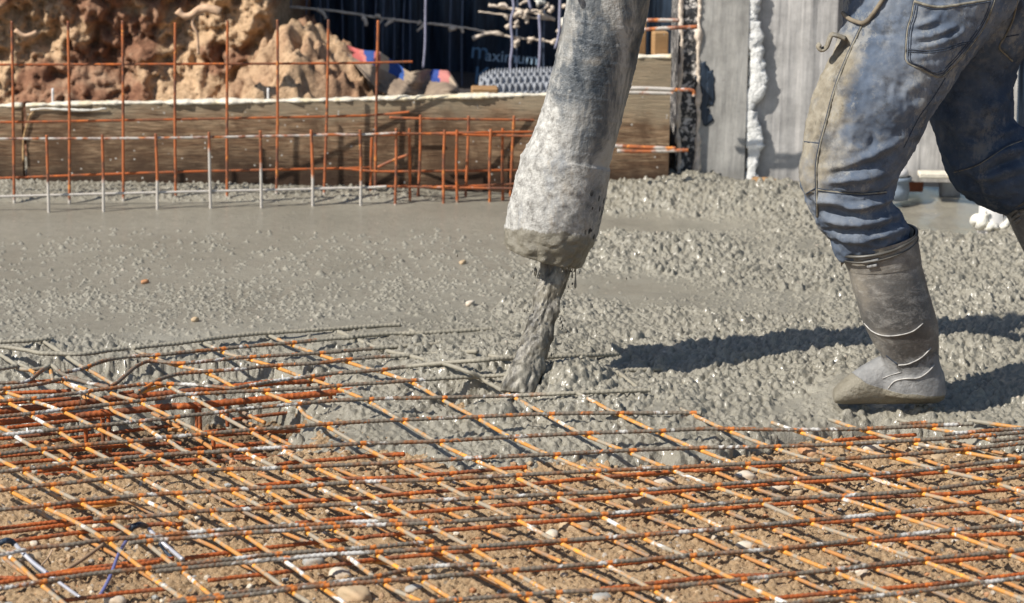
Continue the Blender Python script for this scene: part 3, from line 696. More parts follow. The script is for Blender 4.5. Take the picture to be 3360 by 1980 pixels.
def make_tar():
    s = NT('tarred_face'); n = s.noise(60, 4, .65); n2 = s.noise(22, 5, .7)
    c = s.mix(s.ramp(n, [(.52, 0), (.6, 1)]), (.028, .028, .03), (.50, .46, .42))
    c = s.mix(s.ramp(n2, [(.56, 0), (.62, .9)]), c, (.62, .58, .53))
    return s.out(c, .6, s.bump(n, .8, .006))
M['tar'] = make_tar()
M['rope'] = m_plain('lilac_cord', (.27, .27, .36), .7, .2); M['twig'] = m_plain('mortar_caked_twig', (.62, .52, .42), .9, .3, 60, .8)
M['root'] = m_plain('pale_root', (.50, .33, .21), .85, .3, 40)
M['pvc'] = m_plain('white_pipe', (.62, .60, .58), .5, .08); M['lime'] = make_mortar('lime_splash', (.80, .77, .68), False)
M['blue'] = m_plain('blue_print', (.09, .20, .34), .6, .1); M['ltblue'] = m_plain('light_blue_print', (.32, .46, .60), .6, .1)

# ------------------------------------------------------------------ earth bank and heap
def bank_mesh():
    xs = np.arange(-2.3, -.60, .006); zs = np.arange(-.12, 1.5, .006)
    X, Z = np.meshgrid(xs, zs); P = np.stack([X, Z * .9, X * 0], -1)
    big = fbm(P, 3.0, 3, 201); mid = fbm(P, 9, 4, 211); fine = fbm(P, 30, 4, 221)
    ridge = 1 - np.abs(fbm(P, 6, 3, 231)) * 2.4
    over = .20 * sstep(.45, .85, Z + .15 * big)                       # the bank leans out over its foot
    Y = 8.93 - .06 * big - .05 * ridge - .07 * mid - .04 * fine - .030 * (1 - np.abs(fbm(P, 24, 4, 225)) * 3) - over * .35
    foot = sstep(.30, -.05, Z + .10 * vn(P, 3, 240)) * sstep(-1.75, -1.1, X)
    Y -= .33 * foot * (1 + .35 * fbm(P, 14, 3, 250))
    Y += 1.2 * sstep(-.72, -.60, X + .03 * mid + (Z - .15) * .05)            # right end turns back
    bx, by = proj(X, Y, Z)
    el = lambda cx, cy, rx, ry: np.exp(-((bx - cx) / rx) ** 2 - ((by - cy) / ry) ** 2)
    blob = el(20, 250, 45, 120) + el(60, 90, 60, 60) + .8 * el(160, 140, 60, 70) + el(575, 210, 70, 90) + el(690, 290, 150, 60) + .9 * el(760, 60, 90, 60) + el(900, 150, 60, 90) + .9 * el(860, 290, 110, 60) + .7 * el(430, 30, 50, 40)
    light = np.clip(sstep(.35, .62, blob * .9 + .9 * fbm(P, 7, 4, 260) + .15), 0, 1)  # sunlit clods painted pale against shaded earth painted dark
    V = np.stack([X, Y, Z], -1).reshape(-1, 3)
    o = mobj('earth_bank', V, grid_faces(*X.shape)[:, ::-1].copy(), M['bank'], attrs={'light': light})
    tag(o, kind='structure')
bank_mesh()
def heap():
    xs = np.arange(-1.25, -.10, .007); ys = np.arange(8.3, 9.5, .007)
    X, Y = np.meshgrid(xs, ys); P = np.stack([X, Y, X * 0], -1)
    prof = np.interp(X, [-1.25, -.95, -.82, -.72, -.66, -.58, -.50, -.42, -.35, -.20, -.1], [.0, .05, .17, .31, .36, .33, .28, .19, .08, -.1, -.2])
    d = (Y - 8.80 - .05 * np.sin(X * 9)) / .42
    Z = np.where(prof > 0, prof * np.clip(1 - d * d, -1, 1), prof) + .05 * fbm(P, 7, 4, 301) + .035 * (1 - np.abs(fbm(P, 14, 3, 311)) * 3) + .03 * fbm(P, 38, 3, 321)
    light = np.clip(.95 + 1.0 * fbm(P, 6, 3, 331) - .9 * sstep(8.78, 8.95, Y), 0, 1)  # pale sunlit front; the shaded top and back is painted darker
    o = mobj('soil_heap', np.stack([X, Y, Z], -1).reshape(-1, 3), grid_faces(*X.shape), M['bank'], attrs={'light': light})
    tag(o, kind='structure')
heap()

def lump_strip(name, path, r, mat, parent=None, seed=1, amp=.45, n=14, sc=22, flat=1.0, **kw):
    C = crom(path, step=.006); rr = r * (1 + amp * vn(C, sc, seed) + amp * .6 * vn(C, sc * 2.7, seed + 3))
    V, F = tube_np(C, rr, n)
    V = V + (.9 * r * fbm(V, sc * 3.5, 4, seed + 9))[:, None] * np.array([.8, -.5, .8])
    if flat != 1: V[:, 1] = C[0, 1] + (V[:, 1] - C[0, 1]) * flat
    return mobj(name, V, F, mat, parent, True, **kw)

# ------------------------------------------------------------------ formwork
def plank(name, x0p, x1p, topf, Y, label, mat=None, crust=True, zb=-.06, thick=.035, cat='formwork board', nseg=60, wave=.002, yslope=0.0):
    """long board standing on edge; topf: list of (px, py) of its top edge in the photo"""
    xs = np.linspace(x0p, x1p, nseg); tops = np.interp(xs, [p[0] for p in topf], [p[1] for p in topf])
    TP = np.array([pv(a, b, Y) for a, b in zip(xs, tops)])
    root = thing(name, (TP[:, 0].mean(), Y, 0), label, cat, 'formwork boards behind the wet concrete')
    V = []; F = []
    rows = 10
    for i, p in enumerate(TP):
        for k in range(rows + 1):
            z = zb + (p[2] - zb) * k / rows
            y = Y + wave * vn(np.array([p[0], z, 0.]), 9, 5)
            V.append((p[0], y, z))
        V.append((p[0], Y + thick, p[2])); V.append((p[0], Y + thick, zb))
    m = rows + 3
    for i in range(len(TP) - 1):
        for k in range(m - 1): F.append([i * m + k, (i + 1) * m + k, (i + 1) * m + k + 1, i * m + k + 1])
    F.append(list(range(m))); F.append([(len(TP) - 1) * m + k for k in range(m)][::-1])
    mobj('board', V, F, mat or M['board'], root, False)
    if crust:
        path = [(p[0], Y + .012, p[2] + .002) for p in TP[::3]] + [(TP[-1][0], Y + .012, TP[-1][2] + .002)]
        C = crom(path, step=.006); a = vn(C, 14, 3) + .8 * vn(C, 50, 4) + .5 * vn(C, 120, 5)
        rr = .0058 * (1 + .5 * a)
        Vv, Ff = tube_np(C, rr, 10); zc = np.concatenate([np.repeat(C[:, 2], 10), np.full(10, C[0, 2]), np.full(10, C[-1, 2])])
        yc = Y + .012; Vv[:, 1] = yc + (Vv[:, 1] - yc) * 2.9; Vv[:, 2] += .002 * fbm(Vv, 60, 3, 8)
        mobj('mortar_crust', Vv, Ff, M['mortar'], root, True)
    return root
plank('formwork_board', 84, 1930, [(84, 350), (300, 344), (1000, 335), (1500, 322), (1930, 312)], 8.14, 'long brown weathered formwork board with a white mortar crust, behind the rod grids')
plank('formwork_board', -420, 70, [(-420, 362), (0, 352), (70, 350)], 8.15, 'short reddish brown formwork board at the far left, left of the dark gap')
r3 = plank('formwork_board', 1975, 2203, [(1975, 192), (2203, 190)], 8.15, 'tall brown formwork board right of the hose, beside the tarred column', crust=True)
for px, a in ((173, 290), (880, 290)):
    p = pv(px, 345, 8.16); q = pv(px, a, 8.16)
    C = crom([p, (p + q) / 2, q], step=.01); V, F = tube_np(C, .0035, 8)
    tag(mobj('nail_rod', V, F, M['pvc'], origin=p), 'thin pale rod standing on the board edge, ' + ('left one near the second tall rod' if px < 500 else 'right one under the pale clods'), 'rod')
lump_strip('mortar_smear', [pv(x, y, 8.133) for x, y in R1((205, 745), (300, 735), (420, 742), (560, 748), (640, 742), (720, 735))], .0035, M['lime'], bpy.data.objects['formwork_board'], 5)
lump_strip('mortar_smear', [pv(x, y, 8.134) for x, y in R1((235, 740), (200, 790), (180, 850), (160, 930), (155, 1010), (158, 1090))], .0032, M['timber'], bpy.data.objects['formwork_board'], 6)

# block + roll + tarp on the ledge behind
def ground_ledge():
    V = [(-.6, 8.185, .17), (.42, 8.185, .17), (.42, 9.6, .10), (-.6, 9.6, .10)]
    tag(mobj('dark_soil_ledge', V, [[0, 1, 2, 3]], m_plain('dark_earth', (.05, .04, .035), .95, .4, 20), smooth=False), kind='structure')
ground_ledge()
bk = pv(1590, 305, 8.30)
V, F = box((bk[0], 8.30, bk[2]), (.075, .05, .034), .05, .004)
tag(mobj('wood_block', V, F, M['timber'], smooth=False, origin=(bk[0], 8.30, bk[2] - .017)), 'small pale wood offcut on the board top left of the hose', 'wood block')
def roll():
    a = pv(1570, 300, 8.55); b = pv(1830, 300, 8.62); n = 150; m = 90
    U, T = np.meshgrid(np.linspace(0, 1, n), np.linspace(-.15, 1.15, m) * math.pi)
    X = a[0] + (b[0] - a[0]) * U; Yc = a[1] + (b[1] - a[1]) * U
    R = .085 * (1 - .3 * (1 - np.sqrt(np.clip(1 - (1 - np.clip(U * 4, 0, 1)) ** 2, 0, 1))))
    bump = np.maximum(0, np.sin(U * 2 * math.pi * 13) * np.sin(T * 11)) ** .7 * .011
    R = R + bump
    V = np.stack([X, Yc - np.cos(T) * R * 1.1, a[2] - .045 + np.sin(T) * R * 1.15], -1).reshape(-1, 3)
    s = m_plain('grey_dimpled_sheet', (.22, .23, .25), .5, .5, 60)
    tag(mobj('dimpled_sheet_roll', V, grid_faces(m, n), s, origin=(a[0] + .1, 8.55, .15)), 'roll of grey studded drainage sheet lying just left of the hose', 'drainage sheet')
roll()
def tarp():
    # crumpled woven sack, blue red and beige, hanging over the heap
    s = NT('striped_sack'); sep = s.n('ShaderNodeSeparateXYZ'); s.inp(sep.inputs[0], s.n('ShaderNodeAttribute', attribute_name='uv2').outputs['Vector'])
    u = s.math('ADD', s.attr('u'), s.math('MULTIPLY', s.noise(12, 3), .08))
    stripes = s.ramp(u, [(0, (.30, .23, .16)), (.10, (.42, .10, .09)), (.18, (.40, .14, .12)), (.22, (.015, .05, .20)), (.30, (.42, .12, .11)), (.34, (.40, .33, .24)), (.40, (.015, .06, .24)), (.52, (.02, .07, .26)), (.56, (.30, .23, .16)),
                              (.72, (.20, .15, .11)), (.82, (.02, .05, .22)), (.86, (.42, .16, .14)), (.94, (.36, .28, .2))], 'CONSTANT')
    low_ = s.math('GREATER_THAN', s.math('ADD', s.attr('v'), s.math('MULTIPLY', s.noise(9, 2), .25)), .52)
    c = s.mix(low_, stripes, s.ramp(s.noise(20, 4), [(.3, (.17, .125, .09)), (.7, (.29, .22, .155))]))
    mt = s.out(c, .8, s.bump(s.noise(200, 2), .2, .002))
    n, m = 140, 70
    U, W = np.meshgrid(np.linspace(0, 1, n), np.linspace(0, 1, m))
    topx = np.interp(U, [0, .15, .3, .45, .6, .75, .88, 1], [1100, 1180, 1245, 1310, 1345, 1400, 1470, 1500])
    topy = np.interp(U, [0, .15, .3, .45, .6, .75, .88, 1], [138, 165, 172, 215, 240, 228, 235, 280])
    botx = np.interp(U, [0, .15, .3, .45, .6, .75, .88, 1], [1180, 1225, 1240, 1300, 1350, 1400, 1470, 1510])
    boty = np.interp(U, [0, .15, .3, .45, .6, .75, .88, 1], [230, 285, 300, 322, 318, 330, 335, 325])
    PXx = topx + (botx - topx) * W; PYy = topy + (boty - topy) * W
    P = np.stack([U * 1.0, W * .5, U * 0], -1)
    Yd = 8.78 - .16 * W + .05 * np.sin(U * 17 + W * 3) + .03 * fbm(P, 7, 3, 401)
    V = np.array([pv(a, b, y) for a, b, y in zip(PXx.ravel(), PYy.ravel(), Yd.ravel())])
    o = mobj('woven_sack', V, grid_faces(m, n), mt, origin=(V[:, 0].mean(), 8.7, .15), attrs={'u': U, 'v': W})
    md = o.modifiers.new('thick', 'SOLIDIFY'); md.thickness = .003
    tag(o, 'crumpled blue, red and beige woven sack draped over the soil heap', 'sack')
tarp()

# black membrane, wire grid caked with mortar, cords
def membrane(name, x0, x1, Y0, Y1, label, z0=-.3, z1=1.6):
    n, m = 260, 60
    X, Z = np.meshgrid(np.linspace(x0, x1, n), np.linspace(z0, z1, m)); P = np.stack([X, Z * .25, X * 0], -1)
    Y = Y0 + (Y1 - Y0) * (X - x0) / (x1 - x0) + .03 * fbm(P, 9, 3, 501) + .012 * np.sin(X * 60 + 2 * vn(P, 5, 3))
    o = mobj(name, np.stack([X, Y, Z], -1).reshape(-1, 3), grid_faces(m, n)[:, ::-1].copy(), M['membrane'], origin=((x0 + x1) / 2, Y0, 0))
    md = o.modifiers.new('thick', 'SOLIDIFY'); md.thickness = .004
    return tag(o, label, 'membrane')
mem = membrane('black_membrane', -1.6, 1.15, 9.85, 9.35, 'black waterproofing membrane hung behind the heap, printed in pale blue')
membrane('black_membrane', 1.36, 2.8, 8.05, 8.2, 'dark sheet hanging at the upper right corner behind the worker', .05)  # plain dark sheet filling the upper right corner
for s_, (px, py), sz, mt in (('m', (1542, 190), .075, 'blue'), ('aximum', (1590, 199), .052, 'ltblue'), ('KO', (1552, 275), .080, 'blue'), ('IDea', (1618, 270), .070, 'blue')):
    p = pv(px, py, 9.26)
    text_obj(s_, sz, p, (math.radians(90), math.radians(4), 0), M[mt], 'printed_letters', mem)
def wire_grid():
    root = thing('wire_grid', pv(1500, 300, 9.2), 'wire grid clotted with pale mortar in front of the black membrane', 'wire grid')
    lines = [(R2((-60, 30), (60, 45), (400, 75), (700, 120), (950, 150), (1300, 190), (1500, 235), (1800, 275), (2000, 300)), .0035, 1),
             (R2((1450, 35), (1600, 60), (1750, 85), (1900, 135)), .005, 2), (R2((1340, 262), (1450, 225), (1550, 235)), .006, 3), (R2((1380, 80), (1700, 118), (1900, 132)), .003, 5)]
    for pts, r, sd in lines:
        lump_strip('wire', [pv(x, y, 9.18) for x, y in pts], r, M['twig'], root, sd, .5, 8, 30)
    rs = random.Random(5)
    for k in range(44):
        t = rs.random()
        x, y = (915 + 900 * t, 20 + 120 * t) if k < 14 else ((1600 + 290 * rs.random(), 8 + rs.random() * 150))
        r = rs.choice([.005, .007, .010, .013]) if k > 34 else rs.choice([.003, .0045, .006])
        p = pv(x + rs.uniform(-9, 9), y + rs.uniform(-8, 8), 9.16)
        q = p + np.array([rs.uniform(-.03, .03), 0, rs.uniform(-.03, .02)])
        lump_strip('mortar_lump', [p, (p + q) / 2 + .004, q], r, M['lime'] if r > .01 else M['twig'], root, k, .6, 8, 60)
    for x in (955, 1010, 1050, 1075, 1120, 1165, 1190, 1235, 1262, 1290, 1330, 1345, 1480, 1520, 1700, 1790):
        p = pv(x, -60, 9.2); q = pv(x - 4, 330, 9.2); mid = (p + q) / 2 + np.array([.006 * math.sin(x), 0, 0])
        C = crom([p, mid, q], step=.02); V, F = tube_np(C, .0022, 6)
        mobj('wire', V, F, M['wire'] if 'wire' in M else M.setdefault('wire', m_plain('dull_wire', (.085, .115, .18), .5, .3)), root)
    return root
wire_grid()
for lab, pts in (('thick wavy lilac cord second from the hose, over the pale blue print', R2((1605, -60), (1620, 60), (1600, 140), (1610, 300), (1597, 420), (1600, 500))),
                 ('thin lilac cord ending on the pale clotted wire, third from the hose', R2((1710, -60), (1725, 20), (1738, 65))),
                 ('pale lilac cord hanging from the clotted wire down to the grey roll', R2((1790, 100), (1798, 240), (1795, 380), (1785, 500))),
                 ('lilac cord hanging closest to the hose', R2((1935, -60), (1930, 100), (1925, 230), (1900, 330))),
                 ('dim bluish cord hanging left of the pale blue print', R2((1025, -60), (1022, 120), (1020, 300), (1008, 460)))):
    Cp = [pv(x, y, 8.95) for x, y in pts]; C = crom(Cp, step=.01); V, F = tube_np(C, .0044 if 'dim' not in lab else .0036, 8)
    tag(mobj('cord', V, F, M['rope'], origin=Cp[-1]), lab, 'cord', 'cords hanging before the membrane')
for lab, pts, r in (('thick pale root jutting from the red earth bank between the fourth and fifth tall rods', R1((1200, 70), (1240, 108), (1290, 105), (1340, 70), (1400, 55), (1490, 85)), .010),
                    ('thin root dangling below the thick pale root on the bank', R1((1325, 90), (1300, 160), (1335, 240), (1340, 370)), .004),
                    ('small pale root on the bank at the far left', R1((100, 205), (160, 240), (210, 235), (250, 215)), .005)):
    Cp = [pv(x, y, 8.42) for x, y in pts]
    tag(lump_strip('root', Cp, r, M['root'], None, 9, .3, 10, 12, origin=Cp[0]), lab, 'root', 'roots in the bank')

# ------------------------------------------------------------------ column and walls on the right
def slab(name, mat, c, size, parent, disp=.0):
    V, F = box(c, size, 0, .006); return mobj(name, V, F, mat, parent, False)
def wall_sheet(name, mat, x0, x1, Y, z0, z1, depth, parent, amp=.004, sc=(26, 1.5), seed=600):
    n = max(8, int((x1 - x0) / .006)); m = 120
    X, Z = np.meshgrid(np.linspace(x0, x1, n), np.linspace(z0, z1, m)); P = np.stack([X * sc[0] / 10, Z * sc[1] / 10, X * 0], -1)
    Yf = Y + amp * fbm(P, 10, 4, seed)
    V = np.stack([X, Yf, Z], -1).reshape(-1, 3); F = [list(map(int, f)) for f in grid_faces(m, n)]
    k = len(V); V = np.concatenate([V, [(x0, Y + depth, z0), (x1, Y + depth, z0), (x1, Y + depth, z1), (x0, Y + depth, z1)]])
    L = [i * n for i in range(m)]; R = [i * n + n - 1 for i in range(m)]
    F.append(L[::-1] + [k, k + 3][::1]); F.append(R + [k + 2, k + 1]); F.append([(m - 1) * n + i for i in range(n)][::-1] + [k + 3, k + 2])
    return mobj(name, V, F, mat, parent, False)
YC = 8.22
def X_at(px, Y=YC, py=300): return pv(px, py, Y)[0]
col = thing('concrete_column', (X_at(2330), YC, 0), 'damp grey concrete column with a tarred, mortar-speckled left face', 'column')
wall_sheet('tarred_face', M['tar'], X_at(2222), X_at(2290), YC, -.05, 1.6, .4, col, .007, (40, 40), 611)
wall_sheet('front_face', M['column'], X_at(2292), X_at(2450), YC - .006, -.05, 1.6, .4, col, .004, (20, 4), 612)
lump_strip('mortar_edge', [(X_at(2291) + .003 * math.sin(k), YC - .004, -.02 + k * .1) for k in range(17)], .0075, M['twig'], col, 61, .7, 10, 30)
lump_strip('mortar_edge', [(X_at(2230) + .004 * math.sin(k * 2), YC - .002, -.02 + k * .1) for k in range(17)], .0065, M['twig'], col, 62, .8, 10, 30)
lump_strip('tar_patch', [pv(x, y, YC - .006) for x, y in RC((735, 480), (745, 560), (730, 650), (760, 750), (725, 850), (760, 930), (790, 970))], .014, M['membrane'], col, 63, .6, 14, 22, .12)
lump_strip('tar_patch', [pv(x, y, YC - .006) for x, y in RC((775, 560), (790, 640), (785, 690), (800, 780), (790, 830))], .009, M['membrane'], col, 64, .6, 14, 22, .12)
wl = thing('concrete_wall', (X_at(2620), YC + .03, 0), 'pale grey board-marked concrete wall between the white foam joint and the worker', 'wall')
wall_sheet('front_face', M['wall'], X_at(2452), X_at(2742), YC + .02, .02, 1.6, .3, wl, .006, (26, 1.5), 621)
wall_sheet('front_face', M['wall'], X_at(2746), 3.2, YC + .05, .02, 1.6, .3, wl, .006, (26, 1.5), 622)
lump_strip('foam_joint', [pv(x, y, YC + .002) for x, y in RC((1130, -80), (1120, 60), (1105, 180), (1140, 260), (1130, 340), (1150, 420), (1160, 520), (1165, 620), (1150, 720), (1110, 780), (1090, 870), (1110, 950), (1130, 1050), (1140, 1150), (1125, 1260), (1115, 1350), (1110, 1420))], .0185, M['foam'], wl, 65, .42, 16, 30, .28)
sill = pv(2860, 562, YC)
V, F = box((1.75, YC + .0, .052), (1.25, .05, .014), 0, .004)
tag(mobj('timber_sill', V, F, M['mortar'], smooth=False, origin=(1.2, YC, .03)), 'mortar-caked white ledge along the foot of the concrete wall', 'ledge')
p0, p1 = pv(2470, 590, YC - .06), pv(2640, 622, YC - .12)
tag(lump_strip('timber_batten', [p0, (p0 + p1) / 2 + [0, 0, .004], p1], .010, M['timber'], None, 66, .3, 8, 20, origin=p0), 'ochre batten with white crust lying at the wall foot left of the worker', 'batten')
for lab, cx, y0, y1, wd, yy in (('pale timber peg on the tall board, next to the tarred column', 2166, 104, 182, .042, 8.19), ('pale timber peg partly hidden by the hose edge, above the tall board', 2095, 50, 182, .040, 8.23)):
    a = pv(cx, y0, yy); b = pv(cx, y1, yy)
    V, F = box((a[0], yy, (a[2] + b[2]) / 2), (wd, .03, a[2] - b[2]), .25, .003)
    tag(mobj('timber_peg', V, F, M['timber'], smooth=False, origin=(b[0], yy, b[2])), lab, 'peg', 'timber pegs on the tall board')
# horizontal bent bars between hose and column
for lab, ys, xr in (('pair of bare rusty bars, topmost right of the hose', [(R2, (0, 0))], 0),): pass
def hbar(lab, lines, Y=8.02, r=.0052):
    root = thing('bent_rebar', pv(lines[0][0][0], lines[0][0][1], Y), lab, 'rebar', 'bent bars right of the hose')
    for pts in lines:
        C = crom([pv(x, y, Y + .03 * k) for k, (x, y) in enumerate(pts)] if False else [pv(x, y, Y) for x, y in pts], step=.0035)
        V, F = tube_np(C, r, 8, .12, .009); mobj('rod', V, F, M['bar_bg'], root, attrs={'coat': np.clip(.35 + .4 * vn(V, 15, 3), 0, 1)})
hbar('rusty rod end, topmost of the bent bars right of the hose', [RC((120, 165), (330, 160), (548, 160))])
hbar('rusty rod just above the pale timber pegs, second of the bent bars', [RC((100, 235), (300, 232), (450, 222), (690, 212))])
hbar('pinkish double bent bar crossing the middle of the tall board', [RC((60, 695), (300, 695), (520, 706), (650, 712), (665, 760)), RC((60, 725), (300, 730), (500, 735))])
hbar('lowest rusty double bar on the tall board, ending on the tarred face', [RC((20, 1145), (200, 1155), (520, 1168)), RC((60, 1185), (250, 1190), (620, 1180))])

# right: bucket, brick, pipe, limed post
def at_ground(px, py, z=0): return gp(px, py, z)
a = at_ground(2998, 632, -.02)
bw = (3028 - 2966) / 1215
V, F = box((a[0], a[1] + .05, .012), (bw, .10, .062), .03, .003); tag(mobj('brick', V, F, m_plain('red_brick', (.26, .085, .04), .85, .3), smooth=False, origin=(a[0], a[1], -.02)), 'reddish brown brick standing in the wet film between the worker\'s legs', 'brick')
a = at_ground(2944, 655, -.02)
root = thing('bucket', (a[0], a[1], -.02), 'blue-grey plastic tub with a pale rim beside the red brick', 'bucket')
prof = [(0, 0), (.030, 0), (.033, .03), (.030, .05), (.037, .055), (.040, .062), (.036, .066)]
def lathe(prof, c, n=28):
    th = np.linspace(0, 2 * math.pi, n, endpoint=False); V = []; F = []
    for r, z in prof: V += [(c[0] + r * math.cos(t), c[1] + r * math.sin(t), c[2] + z) for t in th]
    for i in range(len(prof) - 1):
        for j in range(n): F.append([i * n + j, i * n + (j + 1) % n, (i + 1) * n + (j + 1) % n, (i + 1) * n + j])
    return np.array(V), F
V, F = lathe(prof, (a[0], a[1], -.02)); mobj('tub', V, F, m_plain('blue_grey_plastic', (.22, .27, .33), .45, .15), root)
V, F = lathe([(0.001, .071), (.033, .066), (.036, .075), (.03, .088), (.001, .092)], (a[0] - .006, a[1], -.02)); mobj('white_contents', V, F, M['pvc'], root)
a = at_ground(3118, 622, -.02); th = pv(3108, 380, a[1])
V, F = tube_np(crom([a - [0, 0, .03], (a + th) / 2, th], step=.02), .030, 24)
tag(mobj('white_pipe', V, F, M['pvc'], origin=a), 'upright white plastic pipe mirrored in the wet film behind the far knee', 'pipe')
a = at_ground(3262, 742, -.02)
root = thing('limed_stub', a, 'low stub of pipe thickly splashed with white lime, below the bent far knee', 'pipe stub')
V, F = lathe([(.044, -.02), (.043, .03), (.042, .085), (.040, .10), (.001, .10)], a); mobj('stub', V, F, M['pvc'], root)
for k in range(9):
    t = k / 9 * 2 * math.pi
    lump_strip('lime_lump', [a + [.044 * math.cos(t), .044 * math.sin(t), .0], a + [.05 * math.cos(t + .3), .05 * math.sin(t + .3), .012], a + [.046 * math.cos(t + .6), .046 * math.sin(t + .6), .004 + .02 * (k % 3)]], .011, M['lime'], root, k, .5, 8, 60)

# ------------------------------------------------------------------ standing rod grids
def rodgrid(lab, vert, horiz, coatf, r=.0038, mat='bar_bg', dy=.0):
    b0 = gp(vert[0][1][0], vert[0][1][1], 0)
    root = thing('standing_rod_grid', (b0[0], b0[1], 0), lab, 'rod grid', 'rod grids standing in the wet concrete')
    Ys = []
    for t, b in vert:
        g = gp(b[0], b[1], .0); Y = g[1]; Ys.append((b[0], Y))
        a = pv(t[0], t[1], Y); bt = g - [0, 0, .05]
        mid = (a + g) / 2 + np.array([.002 * math.sin(b[0]), 0, 0])
        C = crom([a, mid, g, bt], step=.0032); V, F = tube_np(C, r, 8, .16, .008)
        z = V[:, 2]; mobj('upright_rod', V, F, M[mat], root, attrs={'coat': np.clip(coatf(b[0], z), 0, 1)})
    Ys.sort()
    for pts, cf in horiz:
        Cp = [pv(x, y, np.interp(x, [q[0] for q in Ys], [q[1] for q in Ys]) + r * 1.9 + dy) for x, y in pts]
        C = crom(Cp, step=.0032); V, F = tube_np(C, r * .85, 8, .16, .008)
        mobj('cross_rod', V, F, M['bar_b'] if cf < .3 else M[mat], root, attrs={'coat': np.full(len(V), cf)})
def c_tall(x, z): return .75 - z / .06
rodgrid('tall orange rod grid reaching up before the red earth bank',
        [((39, 70), (47, 668)), ((223, 70), (228, 670)), ((402, 68), (405, 664)), ((575, 75), (577, 660)), ((747, 68), (745, 660)), ((911, 66), (907, 654)), ((1078, 65), (1063, 651)), ((1241, 68), (1231, 641))],
        [([(-200, 215), (0, 213), (600, 211), (1118, 208), (1354, 203)], 0), ([(-200, 404), (0, 402), (600, 392), (1116, 382), (1240, 377), (1344, 368)], .1), ([(-200, 590), (0, 585), (573, 565), (1120, 553), (1215, 550)], .2)], c_tall)
def c_short(x, z): return (1.25 if 660 < x < 700 else .85 if x > 700 and x < 900 else .62) - (z - .06) / .13
rodgrid('short rod grid nearest the camera, whitened by cement, left half of the pour',
        [(a_, b_) for a_, b_ in zip(R1((315, 915), (692, 910), (1052, 905), (1413, 895), (1760, 885), (2105, 880)) + R2((248, 880), (580, 880)), R1((330, 1440), (700, 1435), (1064, 1422), (1424, 1412), (1767, 1406), (2114, 1392)) + R2((261, 1390), (584, 1387)))],
        [(R1((-200, 948), (0, 940), (1050, 935), (2300, 912)) + R2((250, 912), (580, 912), (830, 900)), .5), (R1((-200, 1335), (0, 1330), (1050, 1303), (2300, 1275)) + R2((250, 1275), (580, 1272), (760, 1262)), .9)], c_short)
rodgrid('short orange rod grid left of the hose, its first rod brightest',
        [(a_, b_) for a_, b_ in zip(R2((825, 870), (1152, 880), (1465, 875), (1790, 880)), R2((818, 1382), (1145, 1377), (1457, 1367), (1780, 1365)))],
        [(R2((745, 905), (1000, 905), (1400, 915), (1900, 925)), .15), (R2((740, 1262), (1200, 1270), (1900, 1280)), .3)], lambda x, z: .45 - z / .08)
rodgrid('darker short rod grid just behind the orange one left of the hose',
        [(a_, b_) for a_, b_ in zip(R2((660, 930), (913, 870), (1236, 880), (1545, 870)), R2((652, 1320), (917, 1372), (1237, 1372), (1546, 1355)))],
        [(R2((640, 915), (1236, 900), (1760, 893)), .3), (R2((700, 1262), (1236, 1262), (1760, 1240)), .2)], lambda x, z: .5 - z / .10, mat='bar_b', dy=.01)
rodgrid('orange rod grid standing farthest back, partly behind the hose',
        [(a_, b_) for a_, b_ in zip(R2((990, 780), (1315, 785), (1622, 785)) + RT((840, 920), (922, 900)), R2((972, 1345), (1293, 1332), (1597, 1322)) + RT((825, 1275), (910, 1280)))],
        [(R2((780, 795), (990, 803), (1300, 808), (1900, 815)), .3), (R2((440, 1138), (700, 1160), (1100, 1158), (1900, 1150)), .25), (R2((1900, 1262), (2215, 1270)), .8)], lambda x, z: .4 - z / .08)
p = [pv(x, y, 8.05) for x, y in R2((700, 1132), (800, 1085), (905, 1048))]
V, F = tube_np(crom(p, step=.004), .0038, 8, .15, .008); tag(mobj('loose_rod', V, F, M['bar_bg'], origin=p[0], attrs={'coat': np.zeros(len(V))}), 'short loose rusty rod leaning diagonally between the rod grids', 'rod')
# ------------------------------------------------------------------ lofted bodies
def loft(sections, n=64, step=.006, default_depth=.9):
    """sections: (left px, right px, Y, depth ratio); each is an ellipse across the limb, at its real distance Y"""
    P = []
    for s_ in sections:
        l, r, Y = s_[0], s_[1], s_[2]; dr = s_[3] if len(s_) > 3 else default_depth
        a = pv(l[0], l[1], Y); b = pv(r[0], r[1], Y)
        P.append(np.concatenate([(a + b) / 2, (b - a) / 2, [dr * np.linalg.norm(b - a) / 2]]))
    Q = crom(P, step=step)
    C = Q[:, :3]; H = Q[:, 3:6]; dp = Q[:, 6]
    T = np.gradient(C, axis=0); T /= np.linalg.norm(T, axis=1)[:, None] + 1e-9
    N = np.cross(T, H); N /= np.linalg.norm(N, axis=1)[:, None] + 1e-9
    th = np.arange(n) / n * 2 * math.pi
    V = C[:, None] + np.cos(th)[None, :, None] * H[:, None] + np.sin(th)[None, :, None] * (N * dp[:, None])[:, None]
    m = len(C)
    i = np.arange(m - 1)[:, None] * n; j = np.arange(n)[None]; j2 = (j + 1) % n
    F = np.stack([i + j, i + j2, i + n + j2, i + n + j], -1).reshape(-1, 4)
    return V.reshape(-1, 3), F, m, n
def capped(V, F, m, n):
    F = [list(map(int, f)) for f in F]; F.append(list(range(n))[::-1]); F.append([(m - 1) * n + k for k in range(n)]); return V, F
